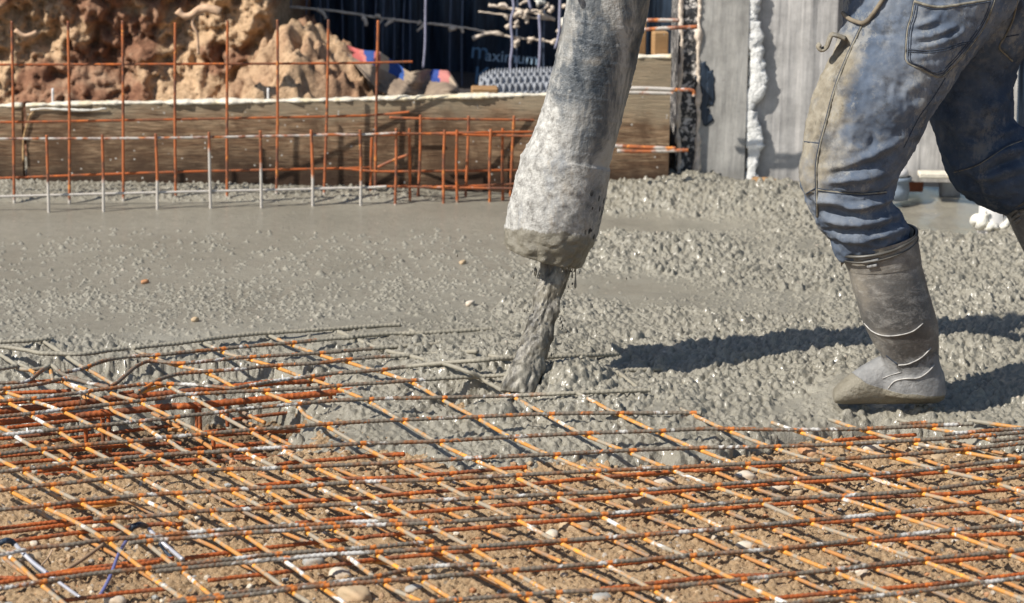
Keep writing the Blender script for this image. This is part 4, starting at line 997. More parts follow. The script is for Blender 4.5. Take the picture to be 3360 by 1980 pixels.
def fuse(parts, voxel, smooth_it=4):
    """join closed shapes into one continuous skin"""
    V = []; F = []; k = 0
    for v, f in parts:
        V.append(v); F += [[i + k for i in q] for q in f]; k += len(v)
    V = np.concatenate(V)
    me = bpy.data.meshes.new('tmp'); me.from_pydata([tuple(x) for x in V], [], F); me.update()
    import bmesh
    bm = bmesh.new(); bm.from_mesh(me); bmesh.ops.recalc_face_normals(bm, faces=bm.faces); bm.to_mesh(me); bm.free()
    o = bpy.data.objects.new('tmp', me); COL.objects.link(o)
    r = o.modifiers.new('r', 'REMESH'); r.mode = 'VOXEL'; r.voxel_size = voxel
    s = o.modifiers.new('s', 'SMOOTH'); s.iterations = smooth_it; s.factor = .5
    bpy.context.view_layer.update()
    me2 = bpy.data.meshes.new_from_object(o.evaluated_get(bpy.context.evaluated_depsgraph_get()))
    bpy.data.objects.remove(o)
    n = len(me2.vertices); co = np.empty(n * 3, np.float32); me2.vertices.foreach_get('co', co)
    no = np.empty(n * 3, np.float32); me2.vertex_normals.foreach_get('vector', no)
    F2 = [list(p.vertices) for p in me2.polygons]; bpy.data.meshes.remove(me2)
    return co.reshape(-1, 3).astype(float), no.reshape(-1, 3).astype(float), F2
def stroke_field(px, py, strokes):
    d = np.zeros(px.shape)
    for pts, w_, a in strokes:
        C = crom([np.array([x, y, 0.]) for x, y in pts], n_per=10)[:, :2]
        best = np.full(px.shape, 1e9); tt = np.zeros(px.shape)
        for i in range(len(C) - 1):
            x1, y1 = C[i]; dx, dy = C[i + 1] - C[i]; L = dx * dx + dy * dy + 1e-9
            t = np.clip(((px - x1) * dx + (py - y1) * dy) / L, 0, 1)
            q = (px - x1 - t * dx) ** 2 + (py - y1 - t * dy) ** 2
            u = q < best; best = np.where(u, q, best); tt = np.where(u, (i + t) / (len(C) - 1), tt)
        d += a * np.exp(-best / (w_ * w_)) * np.sin(np.clip(tt * .9 + .05, 0, 1) * math.pi) ** .5
    return d
def surf_path(bvh, pts, off, step=4):
    C = crom([np.array([x, y, 0.]) for x, y in pts], step=step)[:, :2]; out = []
    for x, y in C:
        d = Vector(ray(x, y)).normalized(); h = bvh.ray_cast(Vector(CAMP), d, 30)
        if h[0] is not None: out.append(np.array(h[0] - d * off))
    return np.array(out)
def seam(name, bvh, pts, r, mat, parent, off=.0005, step=6):
    C = surf_path(bvh, pts, off, step)
    if len(C) < 3: return
    for _ in range(2): C[1:-1] = (C[:-2] + 2 * C[1:-1] + C[2:]) / 4
    V, F = tube_np(C, r, 6); return mobj(name, V, F, mat, parent, True)

# ------------------------------------------------------------------ materials
def make_hose():
    s = NT('cement_caked_rubber')
    a = s.attr('white'); wv = s.attr('wet')
    v = s.mapping((1, 1, .35), (0, .15, 0)); n1 = s.noise(11, 6, .7, vec=v, dist=.8); n2 = s.noise(55, 7, .8); n3 = s.noise(5, 4, .6)
    c = s.ramp(n1, [(.38, (.020, .030, .042)), (.47, (.10, .11, .118)), (.53, (.23, .228, .215)), (.60, (.38, .37, .345))])
    c = s.mix(s.ramp(n3, [(.56, 0), (.64, .5)]), c, (.33, .27, .19))
    wm = s.math('ADD', a, s.math('MULTIPLY', s.math('SUBTRACT', s.noise(16, 6, .75), .5), 1.1))
    wm2 = s.ramp(wm, [(.40, 0), (.62, 1)])
    wc = s.ramp(n2, [(.36, (.17, .165, .15)), (.48, (.36, .35, .325)), (.64, (.60, .59, .55))])
    wc = s.mix(s.ramp(s.noise(9, 6, .75, vec=v), [(.55, 0), (.68, .7)]), wc, (.38, .31, .22))
    wc = s.mix(s.ramp(s.noise(13, 6, .75, vec=v), [(.56, 0), (.66, .7)]), wc, (.25, .265, .28))
    c = s.mix(wm2, c, wc)
    holes = s.vor(75, vec=s.mapping((1, 1, .6))); sp = s.math('MULTIPLY', s.math('LESS_THAN', holes, .34), s.attr('spots'))
    c = s.mix(sp, c, (.02, .02, .022))
    wt = s.ramp(s.math('ADD', wv, s.math('MULTIPLY', s.math('SUBTRACT', s.noise(26, 7, .8), .5), 1.3)), [(.46, 0), (.54, 1)])
    c = s.mix(wt, c, s.ramp(n2, [(.3, (.16, .145, .11)), (.7, (.25, .23, .18))]))
    rg = s.mix(wt, s.mix(wm2, .48, .9), .28)
    return s.out(c, rg, s.bump(s.math('ADD', s.math('MULTIPLY', n2, s.mix(wm2, .35, 1.2)), s.math('MULTIPLY', s.noise(160, 4), .6)), .7, .006), spec=.45)
M['hose'] = make_hose()
def make_stream():
    s = NT('pouring_concrete'); v = s.mapping((1, 1, .28), (0, .25, 0)); n = s.noise(60, 6, .75, vec=v)
    c = s.ramp(n, [(.38, (.05, .045, .036)), (.5, (.16, .145, .115)), (.62, (.30, .275, .22))])
    return s.out(c, .36, s.bump(n, .6, .006), spec=.5)
M['stream'] = make_stream()

# ------------------------------------------------------------------ hose
YH = 6.16
hose = thing('concrete_hose', pv(1790, 830, YH), 'thick grey pump hose caked with white cement, pouring wet concrete', 'hose')
secs = [((1895, -260), (2170, -225), YH, 1), ((1866, -60), (2136, -30), YH, 1), ((1855, 30), (2120, 62), YH, 1), ((1826, 165), (2090, 200), YH, 1), ((1788, 320), (2050, 360), YH, 1), ((1742, 452), (2012, 500), YH, 1),
        ((1720, 494), (1999, 545), YH, 1), ((1716, 505), (1998, 553), YH, 1), ((1698, 585), (1984, 632), YH, 1), ((1674, 690), (1966, 722), YH, 1), ((1660, 765), (1940, 805), YH, 1), ((1657, 800), (1905, 868), YH, .98)]
V, F, m, n = loft(secs, 128, .0035)
px, py = proj(V[:, 0], V[:, 1], V[:, 2])
ctr = V.reshape(m, n, 3).mean(1); rad = V.reshape(m, n, 3) - ctr[:, None]; nr = (rad / np.linalg.norm(rad, axis=2)[..., None]).reshape(-1, 3)
tl = py - (px - 1660) * .17        # position along the hose as seen
sleeve = sstep(494, 503, tl)
wet = sstep(700, 790, py - (px - 1660) * .12 + 18 * fbm(V, 20, 3, 700))
disp = .0035 * sleeve * (1 - wet) + .0028 * fbm(V, 14, 4, 701) + .0014 * fbm(V, 55, 3, 702)
disp += sleeve * (.0030 * np.maximum(0, fbm(V * np.array([1, 1, .5]), 60, 3, 703))) + wet * (.012 * np.abs(fbm(V, 34, 4, 704)) + .006 * np.maximum(0, fbm(V, 90, 3, 706)) + .001)
disp += sstep(380, 494, tl) * (px < 1900) * .006 * np.maximum(0, fbm(V, 50, 4, 707))
for k in range(9): disp += .0013 * np.exp(-((tl - (30 + k * 62)) / 3.0) ** 2) * (1 - sleeve)        # fabric wrap seams
lip = sstep(780, 830, py - (px - 1660) * .17 + 0)
disp += .002 * wet * np.sin(px * .11)
V = V + nr * disp[:, None]
F = [list(map(int, f)) for f in F]
k0 = (m - 1) * n      # rolled lip and inner wall at the mouth
T = ctr[-1] - ctr[-3]; T /= np.linalg.norm(T)
lastr = V[k0:k0 + n] - ctr[-1]
drip = .010 * np.maximum(0, fbm(V[k0:k0 + n], 30, 3, 705))[:, None] * T
V[k0:k0 + n] += drip
inner = ctr[-1] + lastr * .86 + T * .002 + drip; deep = ctr[-1] + lastr * .82 - T * .10
b = len(V); V = np.concatenate([V, inner, deep])
for j in range(n):
    j2 = (j + 1) % n
    F.append([k0 + j, k0 + j2, b + j2, b + j]); F.append([b + j, b + j2, b + n + j2, b + n + j])
F.append([b + n + j for j in range(n)])
white = np.concatenate([np.clip(sleeve * (.74 - .22 * sstep(1850, 1960, px)) + (1 - sleeve) * (.10 + .20 * sstep(1960, 1860, px + (tl - 250) * .25) + .55 * sstep(280, 500, tl + (1830 - px) * .7) * sstep(1960, 1800, px) + .16 * sstep(90, 20, px - (1855 - (py - 30) * .245))), 0, 1), np.zeros(2 * n)])  # cement caking, with the sunlit left edge and side painted paler
spots = np.concatenate([sleeve * sstep(1900, 1930, px) * sstep(560, 600, tl), np.zeros(2 * n)])
wetA = np.concatenate([wet, np.ones(2 * n)])
mobj('hose_wall', V, F, M['hose'], hose, True, attrs={'white': white, 'wet': wetA, 'spots': spots})
for (x, y, L_, r) in ((1889, 868, .052, .0022), (1878, 868, .03, .0016), (1855, 866, .012, .004), (1866, 868, .022, .0013), (1810, 846, .008, .004)):
    p = pv(x, y, YH - .03); C = crom([p + [0, 0, .01], p - [0, 0, L_ * .4], p - [0, 0, L_ * .8], p - [0, 0, L_]], step=.002)
    rr = np.interp(np.linspace(0, 1, len(C)), [0, .6, .85, .95, 1], [r, r * .6, r * 1.3, r * 1.2, r * .3])
    V_, F_ = tube_np(C, rr, 8); mobj('drip', V_, F_, M['stream'], hose)

# falling concrete
secs = [((1790, 825), (1872, 850), 6.16, .8), ((1786, 870), (1862, 880), 6.16, .8), ((1768, 930), (1846, 944), 6.15, .75), ((1755, 1000), (1825, 1020), 6.13, .7), ((1738, 1060), (1806, 1085), 6.12, .7), ((1712, 1130), (1786, 1155), 6.10, .7), ((1690, 1190), (1772, 1215), 6.08, .7), ((1664, 1240), (1762, 1262), 6.06, .7), ((1650, 1285), (1750, 1300), 6.05, .7)]
V, F, m, n = loft(secs, 96, .003)
ctr = V.reshape(m, n, 3).mean(1); rad = V.reshape(m, n, 3) - ctr[:, None]; nr = (rad / np.linalg.norm(rad, axis=2)[..., None]).reshape(-1, 3)
Q = V.copy(); Q[:, 0] -= (V[:, 2]) * .32; Q[:, 2] *= .22
V = V + nr * (.005 + .014 * fbm(Q, 34, 3, 711) + .010 * fbm(Q, 75, 3, 712) + .0015 * fbm(V, 160, 2, 713))[:, None]
st = mobj('falling_concrete', *capped(V, F, m, n), M['stream'], None, True, origin=gp(1700, 1270, 0))
tag(st, 'lumpy grey column of wet concrete falling from the hose mouth', 'concrete', kind='stuff')
sp = MB(); rs = random.Random(3)
ico_V = np.array([(0, 0, 1), (.89, 0, .45), (.28, .85, .45), (-.72, .53, .45), (-.72, -.53, .45), (.28, -.85, .45), (.72, .53, -.45), (-.28, .85, -.45), (-.89, 0, -.45), (-.28, -.85, -.45), (.72, -.53, -.45), (0, 0, -1)])
ico_F = [(0, 1, 2), (0, 2, 3), (0, 3, 4), (0, 4, 5), (0, 5, 1), (1, 6, 2), (2, 7, 3), (3, 8, 4), (4, 9, 5), (5, 10, 1), (2, 6, 7), (3, 7, 8), (4, 8, 9), (5, 9, 10), (1, 10, 6), (11, 7, 6), (11, 8, 7), (11, 9, 8), (11, 10, 9), (11, 6, 10)]
for k in range(150):
    t = rs.random()
    if k < 75: x, y = 1850 + rs.gauss(18, 22) - 60 * t, 880 + 330 * t
    elif k < 110: x, y = 1740 + rs.gauss(0, 30) - 60 * t, 860 + 330 * t
    elif k < 140: x, y = 1540 + rs.gauss(0, 75), 1245 + rs.gauss(0, 28)
    else: x, y = rs.uniform(1450, 2100), rs.uniform(700, 1100)
    r = rs.choice([.0009, .0012, .0016, .0022]) ; p = pv(x, y, 6.12 + rs.uniform(-.05, .05))
    sp.add(p + ico_V * r * np.array([1, 1, rs.uniform(1, 2.2)]), ico_F)
p = pv(1757, 893, 6.12); sp.add(p + ico_V * np.array([.004, .004, .011]), ico_F)
o = sp.obj('concrete_droplets', M['stream'], None, True, origin=gp(1700, 1270, 0)); tag(o, 'fine dark droplets spraying beside the falling concrete', 'droplets', kind='stuff')

# ------------------------------------------------------------------ the worker
def make_denim(dark=1.0):
    s = NT('dusty_denim')
    n1 = s.noise(7, 6, .65); n2 = s.noise(22, 5, .65); n3 = s.noise(3.2, 4, .6)
    c = s.ramp(n1, [(.3, (.048, .065, .098)), (.5, (.105, .132, .178)), (.7, (.21, .232, .265))])
    c = s.mix(s.ramp(n2, [(.55, 0), (.72, .55)]), c, (.30, .30, .29))
    du = s.math('ADD', s.attr('dust'), s.math('MULTIPLY', s.math('SUBTRACT', s.noise(8, 6, .7), .5), 1.15))
    c = s.mix(s.ramp(du, [(.40, 0), (.72, .92)]), c, s.ramp(n2, [(.3, (.16, .135, .095)), (.5, (.29, .255, .19)), (.72, (.44, .40, .32))]))
    c = s.mix(s.ramp(s.noise(60, 6, .8), [(.56, 0), (.70, .32)]), c, (.38, .36, .32))
    c = s.mix(s.ramp(s.noise(13, 7, .8), [(.36, .65), (.47, 0)]), c, (.06, .062, .065))
    c = s.mix(s.ramp(s.noise(10, 7, .8, vec=s.mapping((1, 1, .5), (0, -.6, 0))), [(.56, 0), (.62, .55)]), c, (.34, .33, .30))
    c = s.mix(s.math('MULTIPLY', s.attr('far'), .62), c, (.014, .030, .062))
    w1 = s.n('ShaderNodeTexWave'); s.inp(w1.inputs['Vector'], s.mapping((1, .2, 1), (0, math.radians(38), 0))); w1.inputs['Scale'].default_value = 260; w1.inputs['Distortion'].default_value = 1.5
    h = s.math('ADD', s.math('MULTIPLY', w1.outputs['Fac'], .35), s.math('ADD', n2, s.math('MULTIPLY', s.noise(110, 4), .5)))
    return s.out(c, .88, s.bump(h, .45, .005), spec=.15)
M['denim'] = make_denim()
M['stitch'] = m_plain('dusty_stitching', (.19, .175, .14), .9, .5, 90); M['seamdark'] = m_plain('dark_seam', (.035, .045, .065), .9, .2)
def make_boot():
    s = NT('dusty_rubber')
    n1 = s.noise(6, 6, .65); n2 = s.noise(24, 8, .82, vec=s.mapping((1, 1, 1.8), (0, .5, 0)), dist=.3)
    c = s.ramp(n1, [(.35, (.06, .06, .06)), (.5, (.125, .118, .108)), (.66, (.25, .225, .185))])
    c = s.mix(s.ramp(n2, [(.50, 0), (.68, .6)]), c, (.40, .385, .355))
    d = s.math('ADD', s.attr('dry'), s.math('MULTIPLY', s.math('SUBTRACT', s.noise(40, 7, .85), .5), 1.6))
    dm = s.ramp(d, [(.44, 0), (.56, 1)])
    c = s.mix(dm, c, s.ramp(s.noise(30, 5), [(.3, (.15, .15, .148)), (.7, (.30, .295, .285))]))
    w_ = s.ramp(s.math('ADD', s.attr('wet'), s.math('MULTIPLY', s.math('SUBTRACT', s.noise(30, 6, .8), .5), .9)), [(.46, 0), (.54, 1)])
    c = s.mix(w_, c, s.ramp(n2, [(.35, (.17, .15, .11)), (.65, (.26, .235, .18))]))
    return s.out(c, s.mix(w_, s.mix(dm, .42, .8), .42), s.bump(s.math('MULTIPLY', s.math('ADD', n2, s.noise(120, 4)), s.mix(w_, s.mix(dm, .4, .9), 1.3)), .8, .004), spec=.4)
M['boot'] = make_boot(); M['liner'] = m_plain('cream_lining', (.62, .56, .45), .9, .1)
M['jacket'] = m_plain('dark_work_jacket', (.06, .065, .07), .9, .3); M['skin'] = m_plain('skin', (.48, .29, .20), .55, .06, 60, .1)
M['brown_hem'] = m_plain('brown_dusty_cloth', (.17, .14, .10), .9, .35, 30, .5)

YN, YF = 5.98, 6.22
foot0 = gp(2960, 1300, 0)
worker = thing('person', (foot0[0], YN, 0), 'worker in dusty blue jeans and black rubber boots striding to the left', 'person')
dN = lambda l, r, dr=.85, Y=YN: ((l[0] * D, l[1] * D), (r[0] * D, r[1] * D), Y, dr)
near = [dN((2085, -190), (2500, -200), .62, 6.06), dN((2072, -60), (2520, -60), .62, 6.05), dN((2072, 30), (2500, 20), .64, 6.03), dN((2052, 120), (2440, 90), .66, 6.01), dN((2014, 200), (2372, 170), .70, 5.99), dN((1994, 250), (2322, 235), .74),
        dN((1983, 310), (2284, 300), .78), dN((1974, 370), (2250, 365), .84), dN((1966, 425), (2212, 435), .9), dN((1974, 480), (2196, 488), .92), dN((1998, 535), (2222, 530), .92), dN((2030, 585), (2240, 568), .92), dN((2058, 640), (2240, 612), .85)]
far_ = [dN((2150, -190), (2610, -200), .55, 6.16), dN((2200, -60), (2650, -60), .55, 6.18), dN((2250, 60), (2610, 40), .6, 6.20), dN((2275, 180), (2510, 150), .75, 6.22), dN((2282, 290), (2492, 260), .9, YF), dN((2305, 360), (2500, 300), .9, YF), dN((2325, 425), (2545, 330), .9, YF), dN((2362, 478), (2580, 370), .9, YF),
        dN((2420, 508), (2600, 420), .9, YF), dN((2472, 530), (2630, 450), .9, YF), dN((2520, 560), (2660, 480), .85, YF)]
a1 = loft(near, 72); a2 = loft(far_, 72)
Vj, Nj, Fj = fuse([capped(*a1), capped(*a2)], .0042, 3)
px, py = proj(Vj[:, 0], Vj[:, 1], Vj[:, 2])
view = (CAMP[None] - Vj); view /= np.linalg.norm(view, axis=1)[:, None]
fac = np.clip((Nj * view).sum(1) * 2.2 + .15, 0, 1)
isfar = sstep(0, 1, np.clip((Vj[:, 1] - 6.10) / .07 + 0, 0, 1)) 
K = lambda pts, w_, a: (pts, w_, a)
strokes = [
 K(R4((560, 1120), (700, 1060), (850, 990), (970, 920)), 15, .012), K(R4((640, 1090), (760, 1110), (900, 1040)), 12, -.008), K(R4((420, 1245), (600, 1200), (760, 1190), (860, 1160)), 14, .011), K(R4((450, 1180), (600, 1140), (800, 1120)), 11, -.007),
 K(R4((390, 1290), (600, 1310), (830, 1300)), 7, -.009), K(R4((395, 1350), (620, 1395), (800, 1370), (900, 1310)), 14, .013), K(R4((395, 1410), (560, 1440), (700, 1440)), 9, -.010),
 K(R4((650, 1450), (800, 1420), (930, 1370)), 13, .012), K(R4((740, 900), (720, 1000), (650, 1060)), 16, -.006),
 K(R5((330, 95), (540, 135), (700, 100), (770, 50)), 11, .010), K(R5((345, 150), (450, 185), (560, 165)), 8, -.011), K(R5((560, 185), (680, 160), (790, 105)), 10, -.011), K(R5((340, 205), (520, 235), (690, 220), (800, 165)), 12, .012),
 K(R5((360, 265), (480, 275), (560, 268)), 8, -.011), K(R5((520, 258), (680, 275), (740, 240), (820, 200)), 8, -.012), K(R5((380, 310), (560, 320), (700, 300), (830, 255)), 12, .011), K(R5((600, 320), (660, 335), (740, 325)), 7, -.009),
 K(R5((270, 90), (290, 180), (340, 290)), 9, -.006), K(R5((300, 170), (320, 240), (370, 320)), 10, .008),
 K(R4((1060, 160), (1130, 140), (1185, 110)), 10, .010), K(R4((1030, 255), (1150, 240), (1290, 175)), 11, .011), K(R4((1020, 340), (1180, 300), (1360, 205)), 12, .011), K(R4((1040, 200), (1140, 190), (1230, 150)), 8, -.007), K(R4((1040, 295), (1160, 275), (1320, 195)), 8, -.008), K(R4((1000, 400), (1160, 370), (1300, 330)), 12, .007),
 K(R4((300, 620), (360, 560), (420, 480)), 16, .008), K(R4((560, 700), (640, 760), (620, 900)), 22, .007), K(R4((480, 960), (520, 860), (600, 830)), 14, -.006), K(R4((300, 700), (340, 820), (330, 930)), 14, -.005),
 K(R4((620, 330), (700, 290), (800, 280)), 12, .006), K(R4((640, 250), (760, 230), (880, 240)), 10, -.005), K(R4((520, 230), (600, 260), (640, 330)), 14, .008),
 K(R4((700, 480), (900, 560), (980, 640)), 20, -.004), K(R4((1000, 560), (1080, 640), (1060, 740)), 22, .006), K(R4((760, 600), (860, 700), (940, 800)), 24, .005),
 K(R4((900, 420), (960, 520), (940, 600)), 18, -.004), K(R4((330, 480), (420, 420), (500, 400)), 14, .006), K(R4((260, 1080), (300, 1180), (290, 1290)), 16, .008),
 # far leg
 K(R4((1220, 560), (1300, 640), (1330, 760)), 24, .007), K(R4((1480, 740), (1600, 700), (1680, 620)), 18, .010), K(R4((1500, 950), (1640, 900), (1740, 870)), 16, .012), K(R4((1300, 900), (1420, 940), (1560, 930)), 16, -.008),
 K(R4((1480, 1130), (1620, 1050), (1760, 1010)), 14, .012), K(R4((1480, 1190), (1640, 1120), (1773, 1060)), 10, -.010), K(R4((1440, 1230), (1600, 1180), (1773, 1130)), 12, .011), K(R4((1360, 1180), (1440, 1240), (1480, 1320)), 9, -.010), K(R4((1520, 1290), (1640, 1230), (1773, 1190)), 9, -.008), K(R4((1240, 780), (1320, 900), (1440, 1000)), 20, .006),
 K(R4((1200, 980), (1260, 1080), (1340, 1160)), 12, .007)]
dsp = stroke_field(px + 9 * fbm(Vj, 16, 3, 821), py + 10 * fbm(Vj, 16, 3, 822), strokes) * fac * (.85 + .7 * fbm(Vj, 12, 2, 823))
crm = -np.abs(fbm(Vj * np.array([.55, 1, 1.5]) + .03 * fbm(Vj, 7, 2, 811)[:, None], 17, 4, 812)); dsp += .013 * (crm + .12) * (.35 + .65 * sstep(560, 640, py)) * 1.0 + .006 * (-np.abs(fbm(Vj * np.array([1, 1, .6]) , 38, 3, 813)) + .12) + .004 * (-np.abs(fbm(Vj @ np.array([[.8, 0, .6], [0, 1, 0], [-.6, 0, .8]]) * np.array([.5, 1, 1.6]), 60, 3, 814)) + .1)
dsp += .0035 * fbm(Vj, 9, 4, 801) + .0022 * fbm(Vj * np.array([1, 1, 1.6]), 26, 4, 802) + .0010 * fbm(Vj, 70, 2, 803)
# pocket and knee patch stand a little proud
pocket = R4((1030, 8), (1010, 120), (985, 200), (975, 340), (980, 420), (1200, 520), (1285, 460), (1430, 290), (1550, 100), (1582, -10), (1300, 30))
pd, pin = seg_dist(px, py, pocket); dsp += np.where(pin, .0045 * sstep(0, 5, pd), 0) * fac * (isfar < .6)
pock2 = R4((1760, -20), (1730, 60), (1680, 180), (1650, 240), (1605, 320), (1695, 415), (1730, 360), (1800, 100))
pd, pin = seg_dist(px, py, pock2); dsp += np.where(pin, .0045 * sstep(0, 5, pd), 0) * fac
patch = R4((285, 960), (400, 975), (370, 1130), (368, 1290), (300, 1330), (255, 1200), (250, 1100))
pd, pin = seg_dist(px, py, patch); dsp += np.where(pin, .004 * sstep(0, 6, pd), 0) * fac
Vj = Vj + Nj * dsp[:, None]
dust = np.clip(.20 + .62 * np.exp(-((px - (2690 + (py - 300) * -.08)) / 95) ** 2) * sstep(80, 200, py) * sstep(720, 560, py) + .35 * np.exp(-((px - 2740) / 110) ** 2 - ((py - 120) / 110) ** 2)
               + .35 * np.exp(-((px - 2790) / 60) ** 2 - ((py - 400) / 130) ** 2) - .30 * sstep(2900, 3050, px), 0, 1)
dust = np.maximum(dust * (.62 + .75 * fbm(Vj, 11, 4, 850) + .3), np.where(pin, .62, 0)); dust = np.clip(dust, 0, 1)
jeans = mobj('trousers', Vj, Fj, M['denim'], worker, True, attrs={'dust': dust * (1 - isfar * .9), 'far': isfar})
bvh = BVHTree.FromPolygons([Vector(v) for v in Vj], Fj)
for pts in (R4((690, 150), (640, 250), (560, 430), (490, 620), (430, 850), (390, 1000), (370, 1130), (372, 1290), (376, 1470)),):
    seam('side_seam', bvh, pts, .0022, M['stitch'], jeans); seam('side_seam', bvh, [(x - 4, y) for x, y in pts], .0014, M['seamdark'], jeans)
pk = pocket + [pocket[0]]
pcl = R4((1030, 10), (1010, 120), (985, 200), (975, 340), (980, 420), (1080, 470), (1200, 522), (1285, 460), (1430, 290), (1520, 150), (1575, 0))
for dx, dy, mt, r in ((0, 0, 'stitch', .0019), (7, 1, 'seamdark', .0012), (14, 0, 'seamdark', .0012), (-3, 2, 'seamdark', .0014)):
    seam('pocket_seam', bvh, [(x + dx * (1 if i < 5 else -.5), y - dy - (dx if i > 4 else 0)) for i, (x, y) in enumerate(pcl)], r, M[mt], jeans)
seam('pocket_hem', bvh, R4((1030, 10), (1130, 40), (1220, 48), (1400, 22), (1580, -8)), .0030, M['stitch'], jeans)
seam('pocket_hem', bvh, R4((1030, 26), (1130, 56), (1220, 62), (1400, 36), (1580, 8)), .0013, M['seamdark'], jeans)
for dy in (0, 14): seam('pocket_stitch', bvh, R4((990, 335 + dy), (1120, 345 + dy), (1260, 325 + dy), (1360, 290 + dy), (1430, 285 + dy)), .0012, M['seamdark'], jeans)
seam('pocket_seam', bvh, R4((1730, 0), (1700, 130), (1650, 240), (1605, 320), (1650, 370), (1695, 415)), .0020, M['stitch'], jeans)
seam('pocket_seam', bvh, R4((1650, 250), (1740, 235)), .0014, M['seamdark'], jeans)
for dy, mt, r in ((0, 'stitch', .0020), (8, 'seamdark', .0016), (-8, 'seamdark', .0013)):
    seam('knee_seam', bvh, R4((380, 1285 + dy), (500, 1300 + dy), (680, 1315 + dy), (840, 1300 + dy)), r, M[mt], jeans)
seam('knee_seam', bvh, R4((288, 960), (400, 972)), .0016, M['seamdark'], jeans); seam('knee_seam', bvh, R4((300, 1312), (372, 1268)), .0016, M['seamdark'], jeans)
for dy, mt, r in ((0, 'seamdark', .0022), (8, 'stitch', .0010)):
    seam('knee_seam', bvh, R4((1300, 1160 + dy), (1440, 1120 + dy), (1560, 1050 + dy), (1650, 990 + dy), (1760, 945 + dy)), r, M[mt], jeans)
seam('inner_seam', bvh, R4((1240, 530), (1160, 660), (1060, 800), (960, 1000)), .0012, M['seamdark'], jeans)
# tool loop on the thigh
lp = [pv(x, y, 5.96) for x, y in R4((560, 260), (505, 240), (470, 238), (452, 280), (435, 320), (400, 338), (380, 312), (398, 298))]
C = crom(lp, step=.003); V, F = tube_np(C, .0048, 8); V[:, 1] = 5.96 + (V[:, 1] - 5.96) * 3.6
mobj('tool_loop', V, F, M['denim'], worker, True, attrs={'dust': np.full(len(V), .8), 'far': np.zeros(len(V))})
# hanging jacket hem over the waist
C = surf_path(bvh, R4((515, -20), (530, 60), (580, 120), (640, 148), (690, 155), (740, 110), (830, -20)), .006, 5)
if len(C) > 3:
    V, F = tube_np(C, .0045, 8); mobj('hem_edge', V, F, M['brown_hem'], worker)
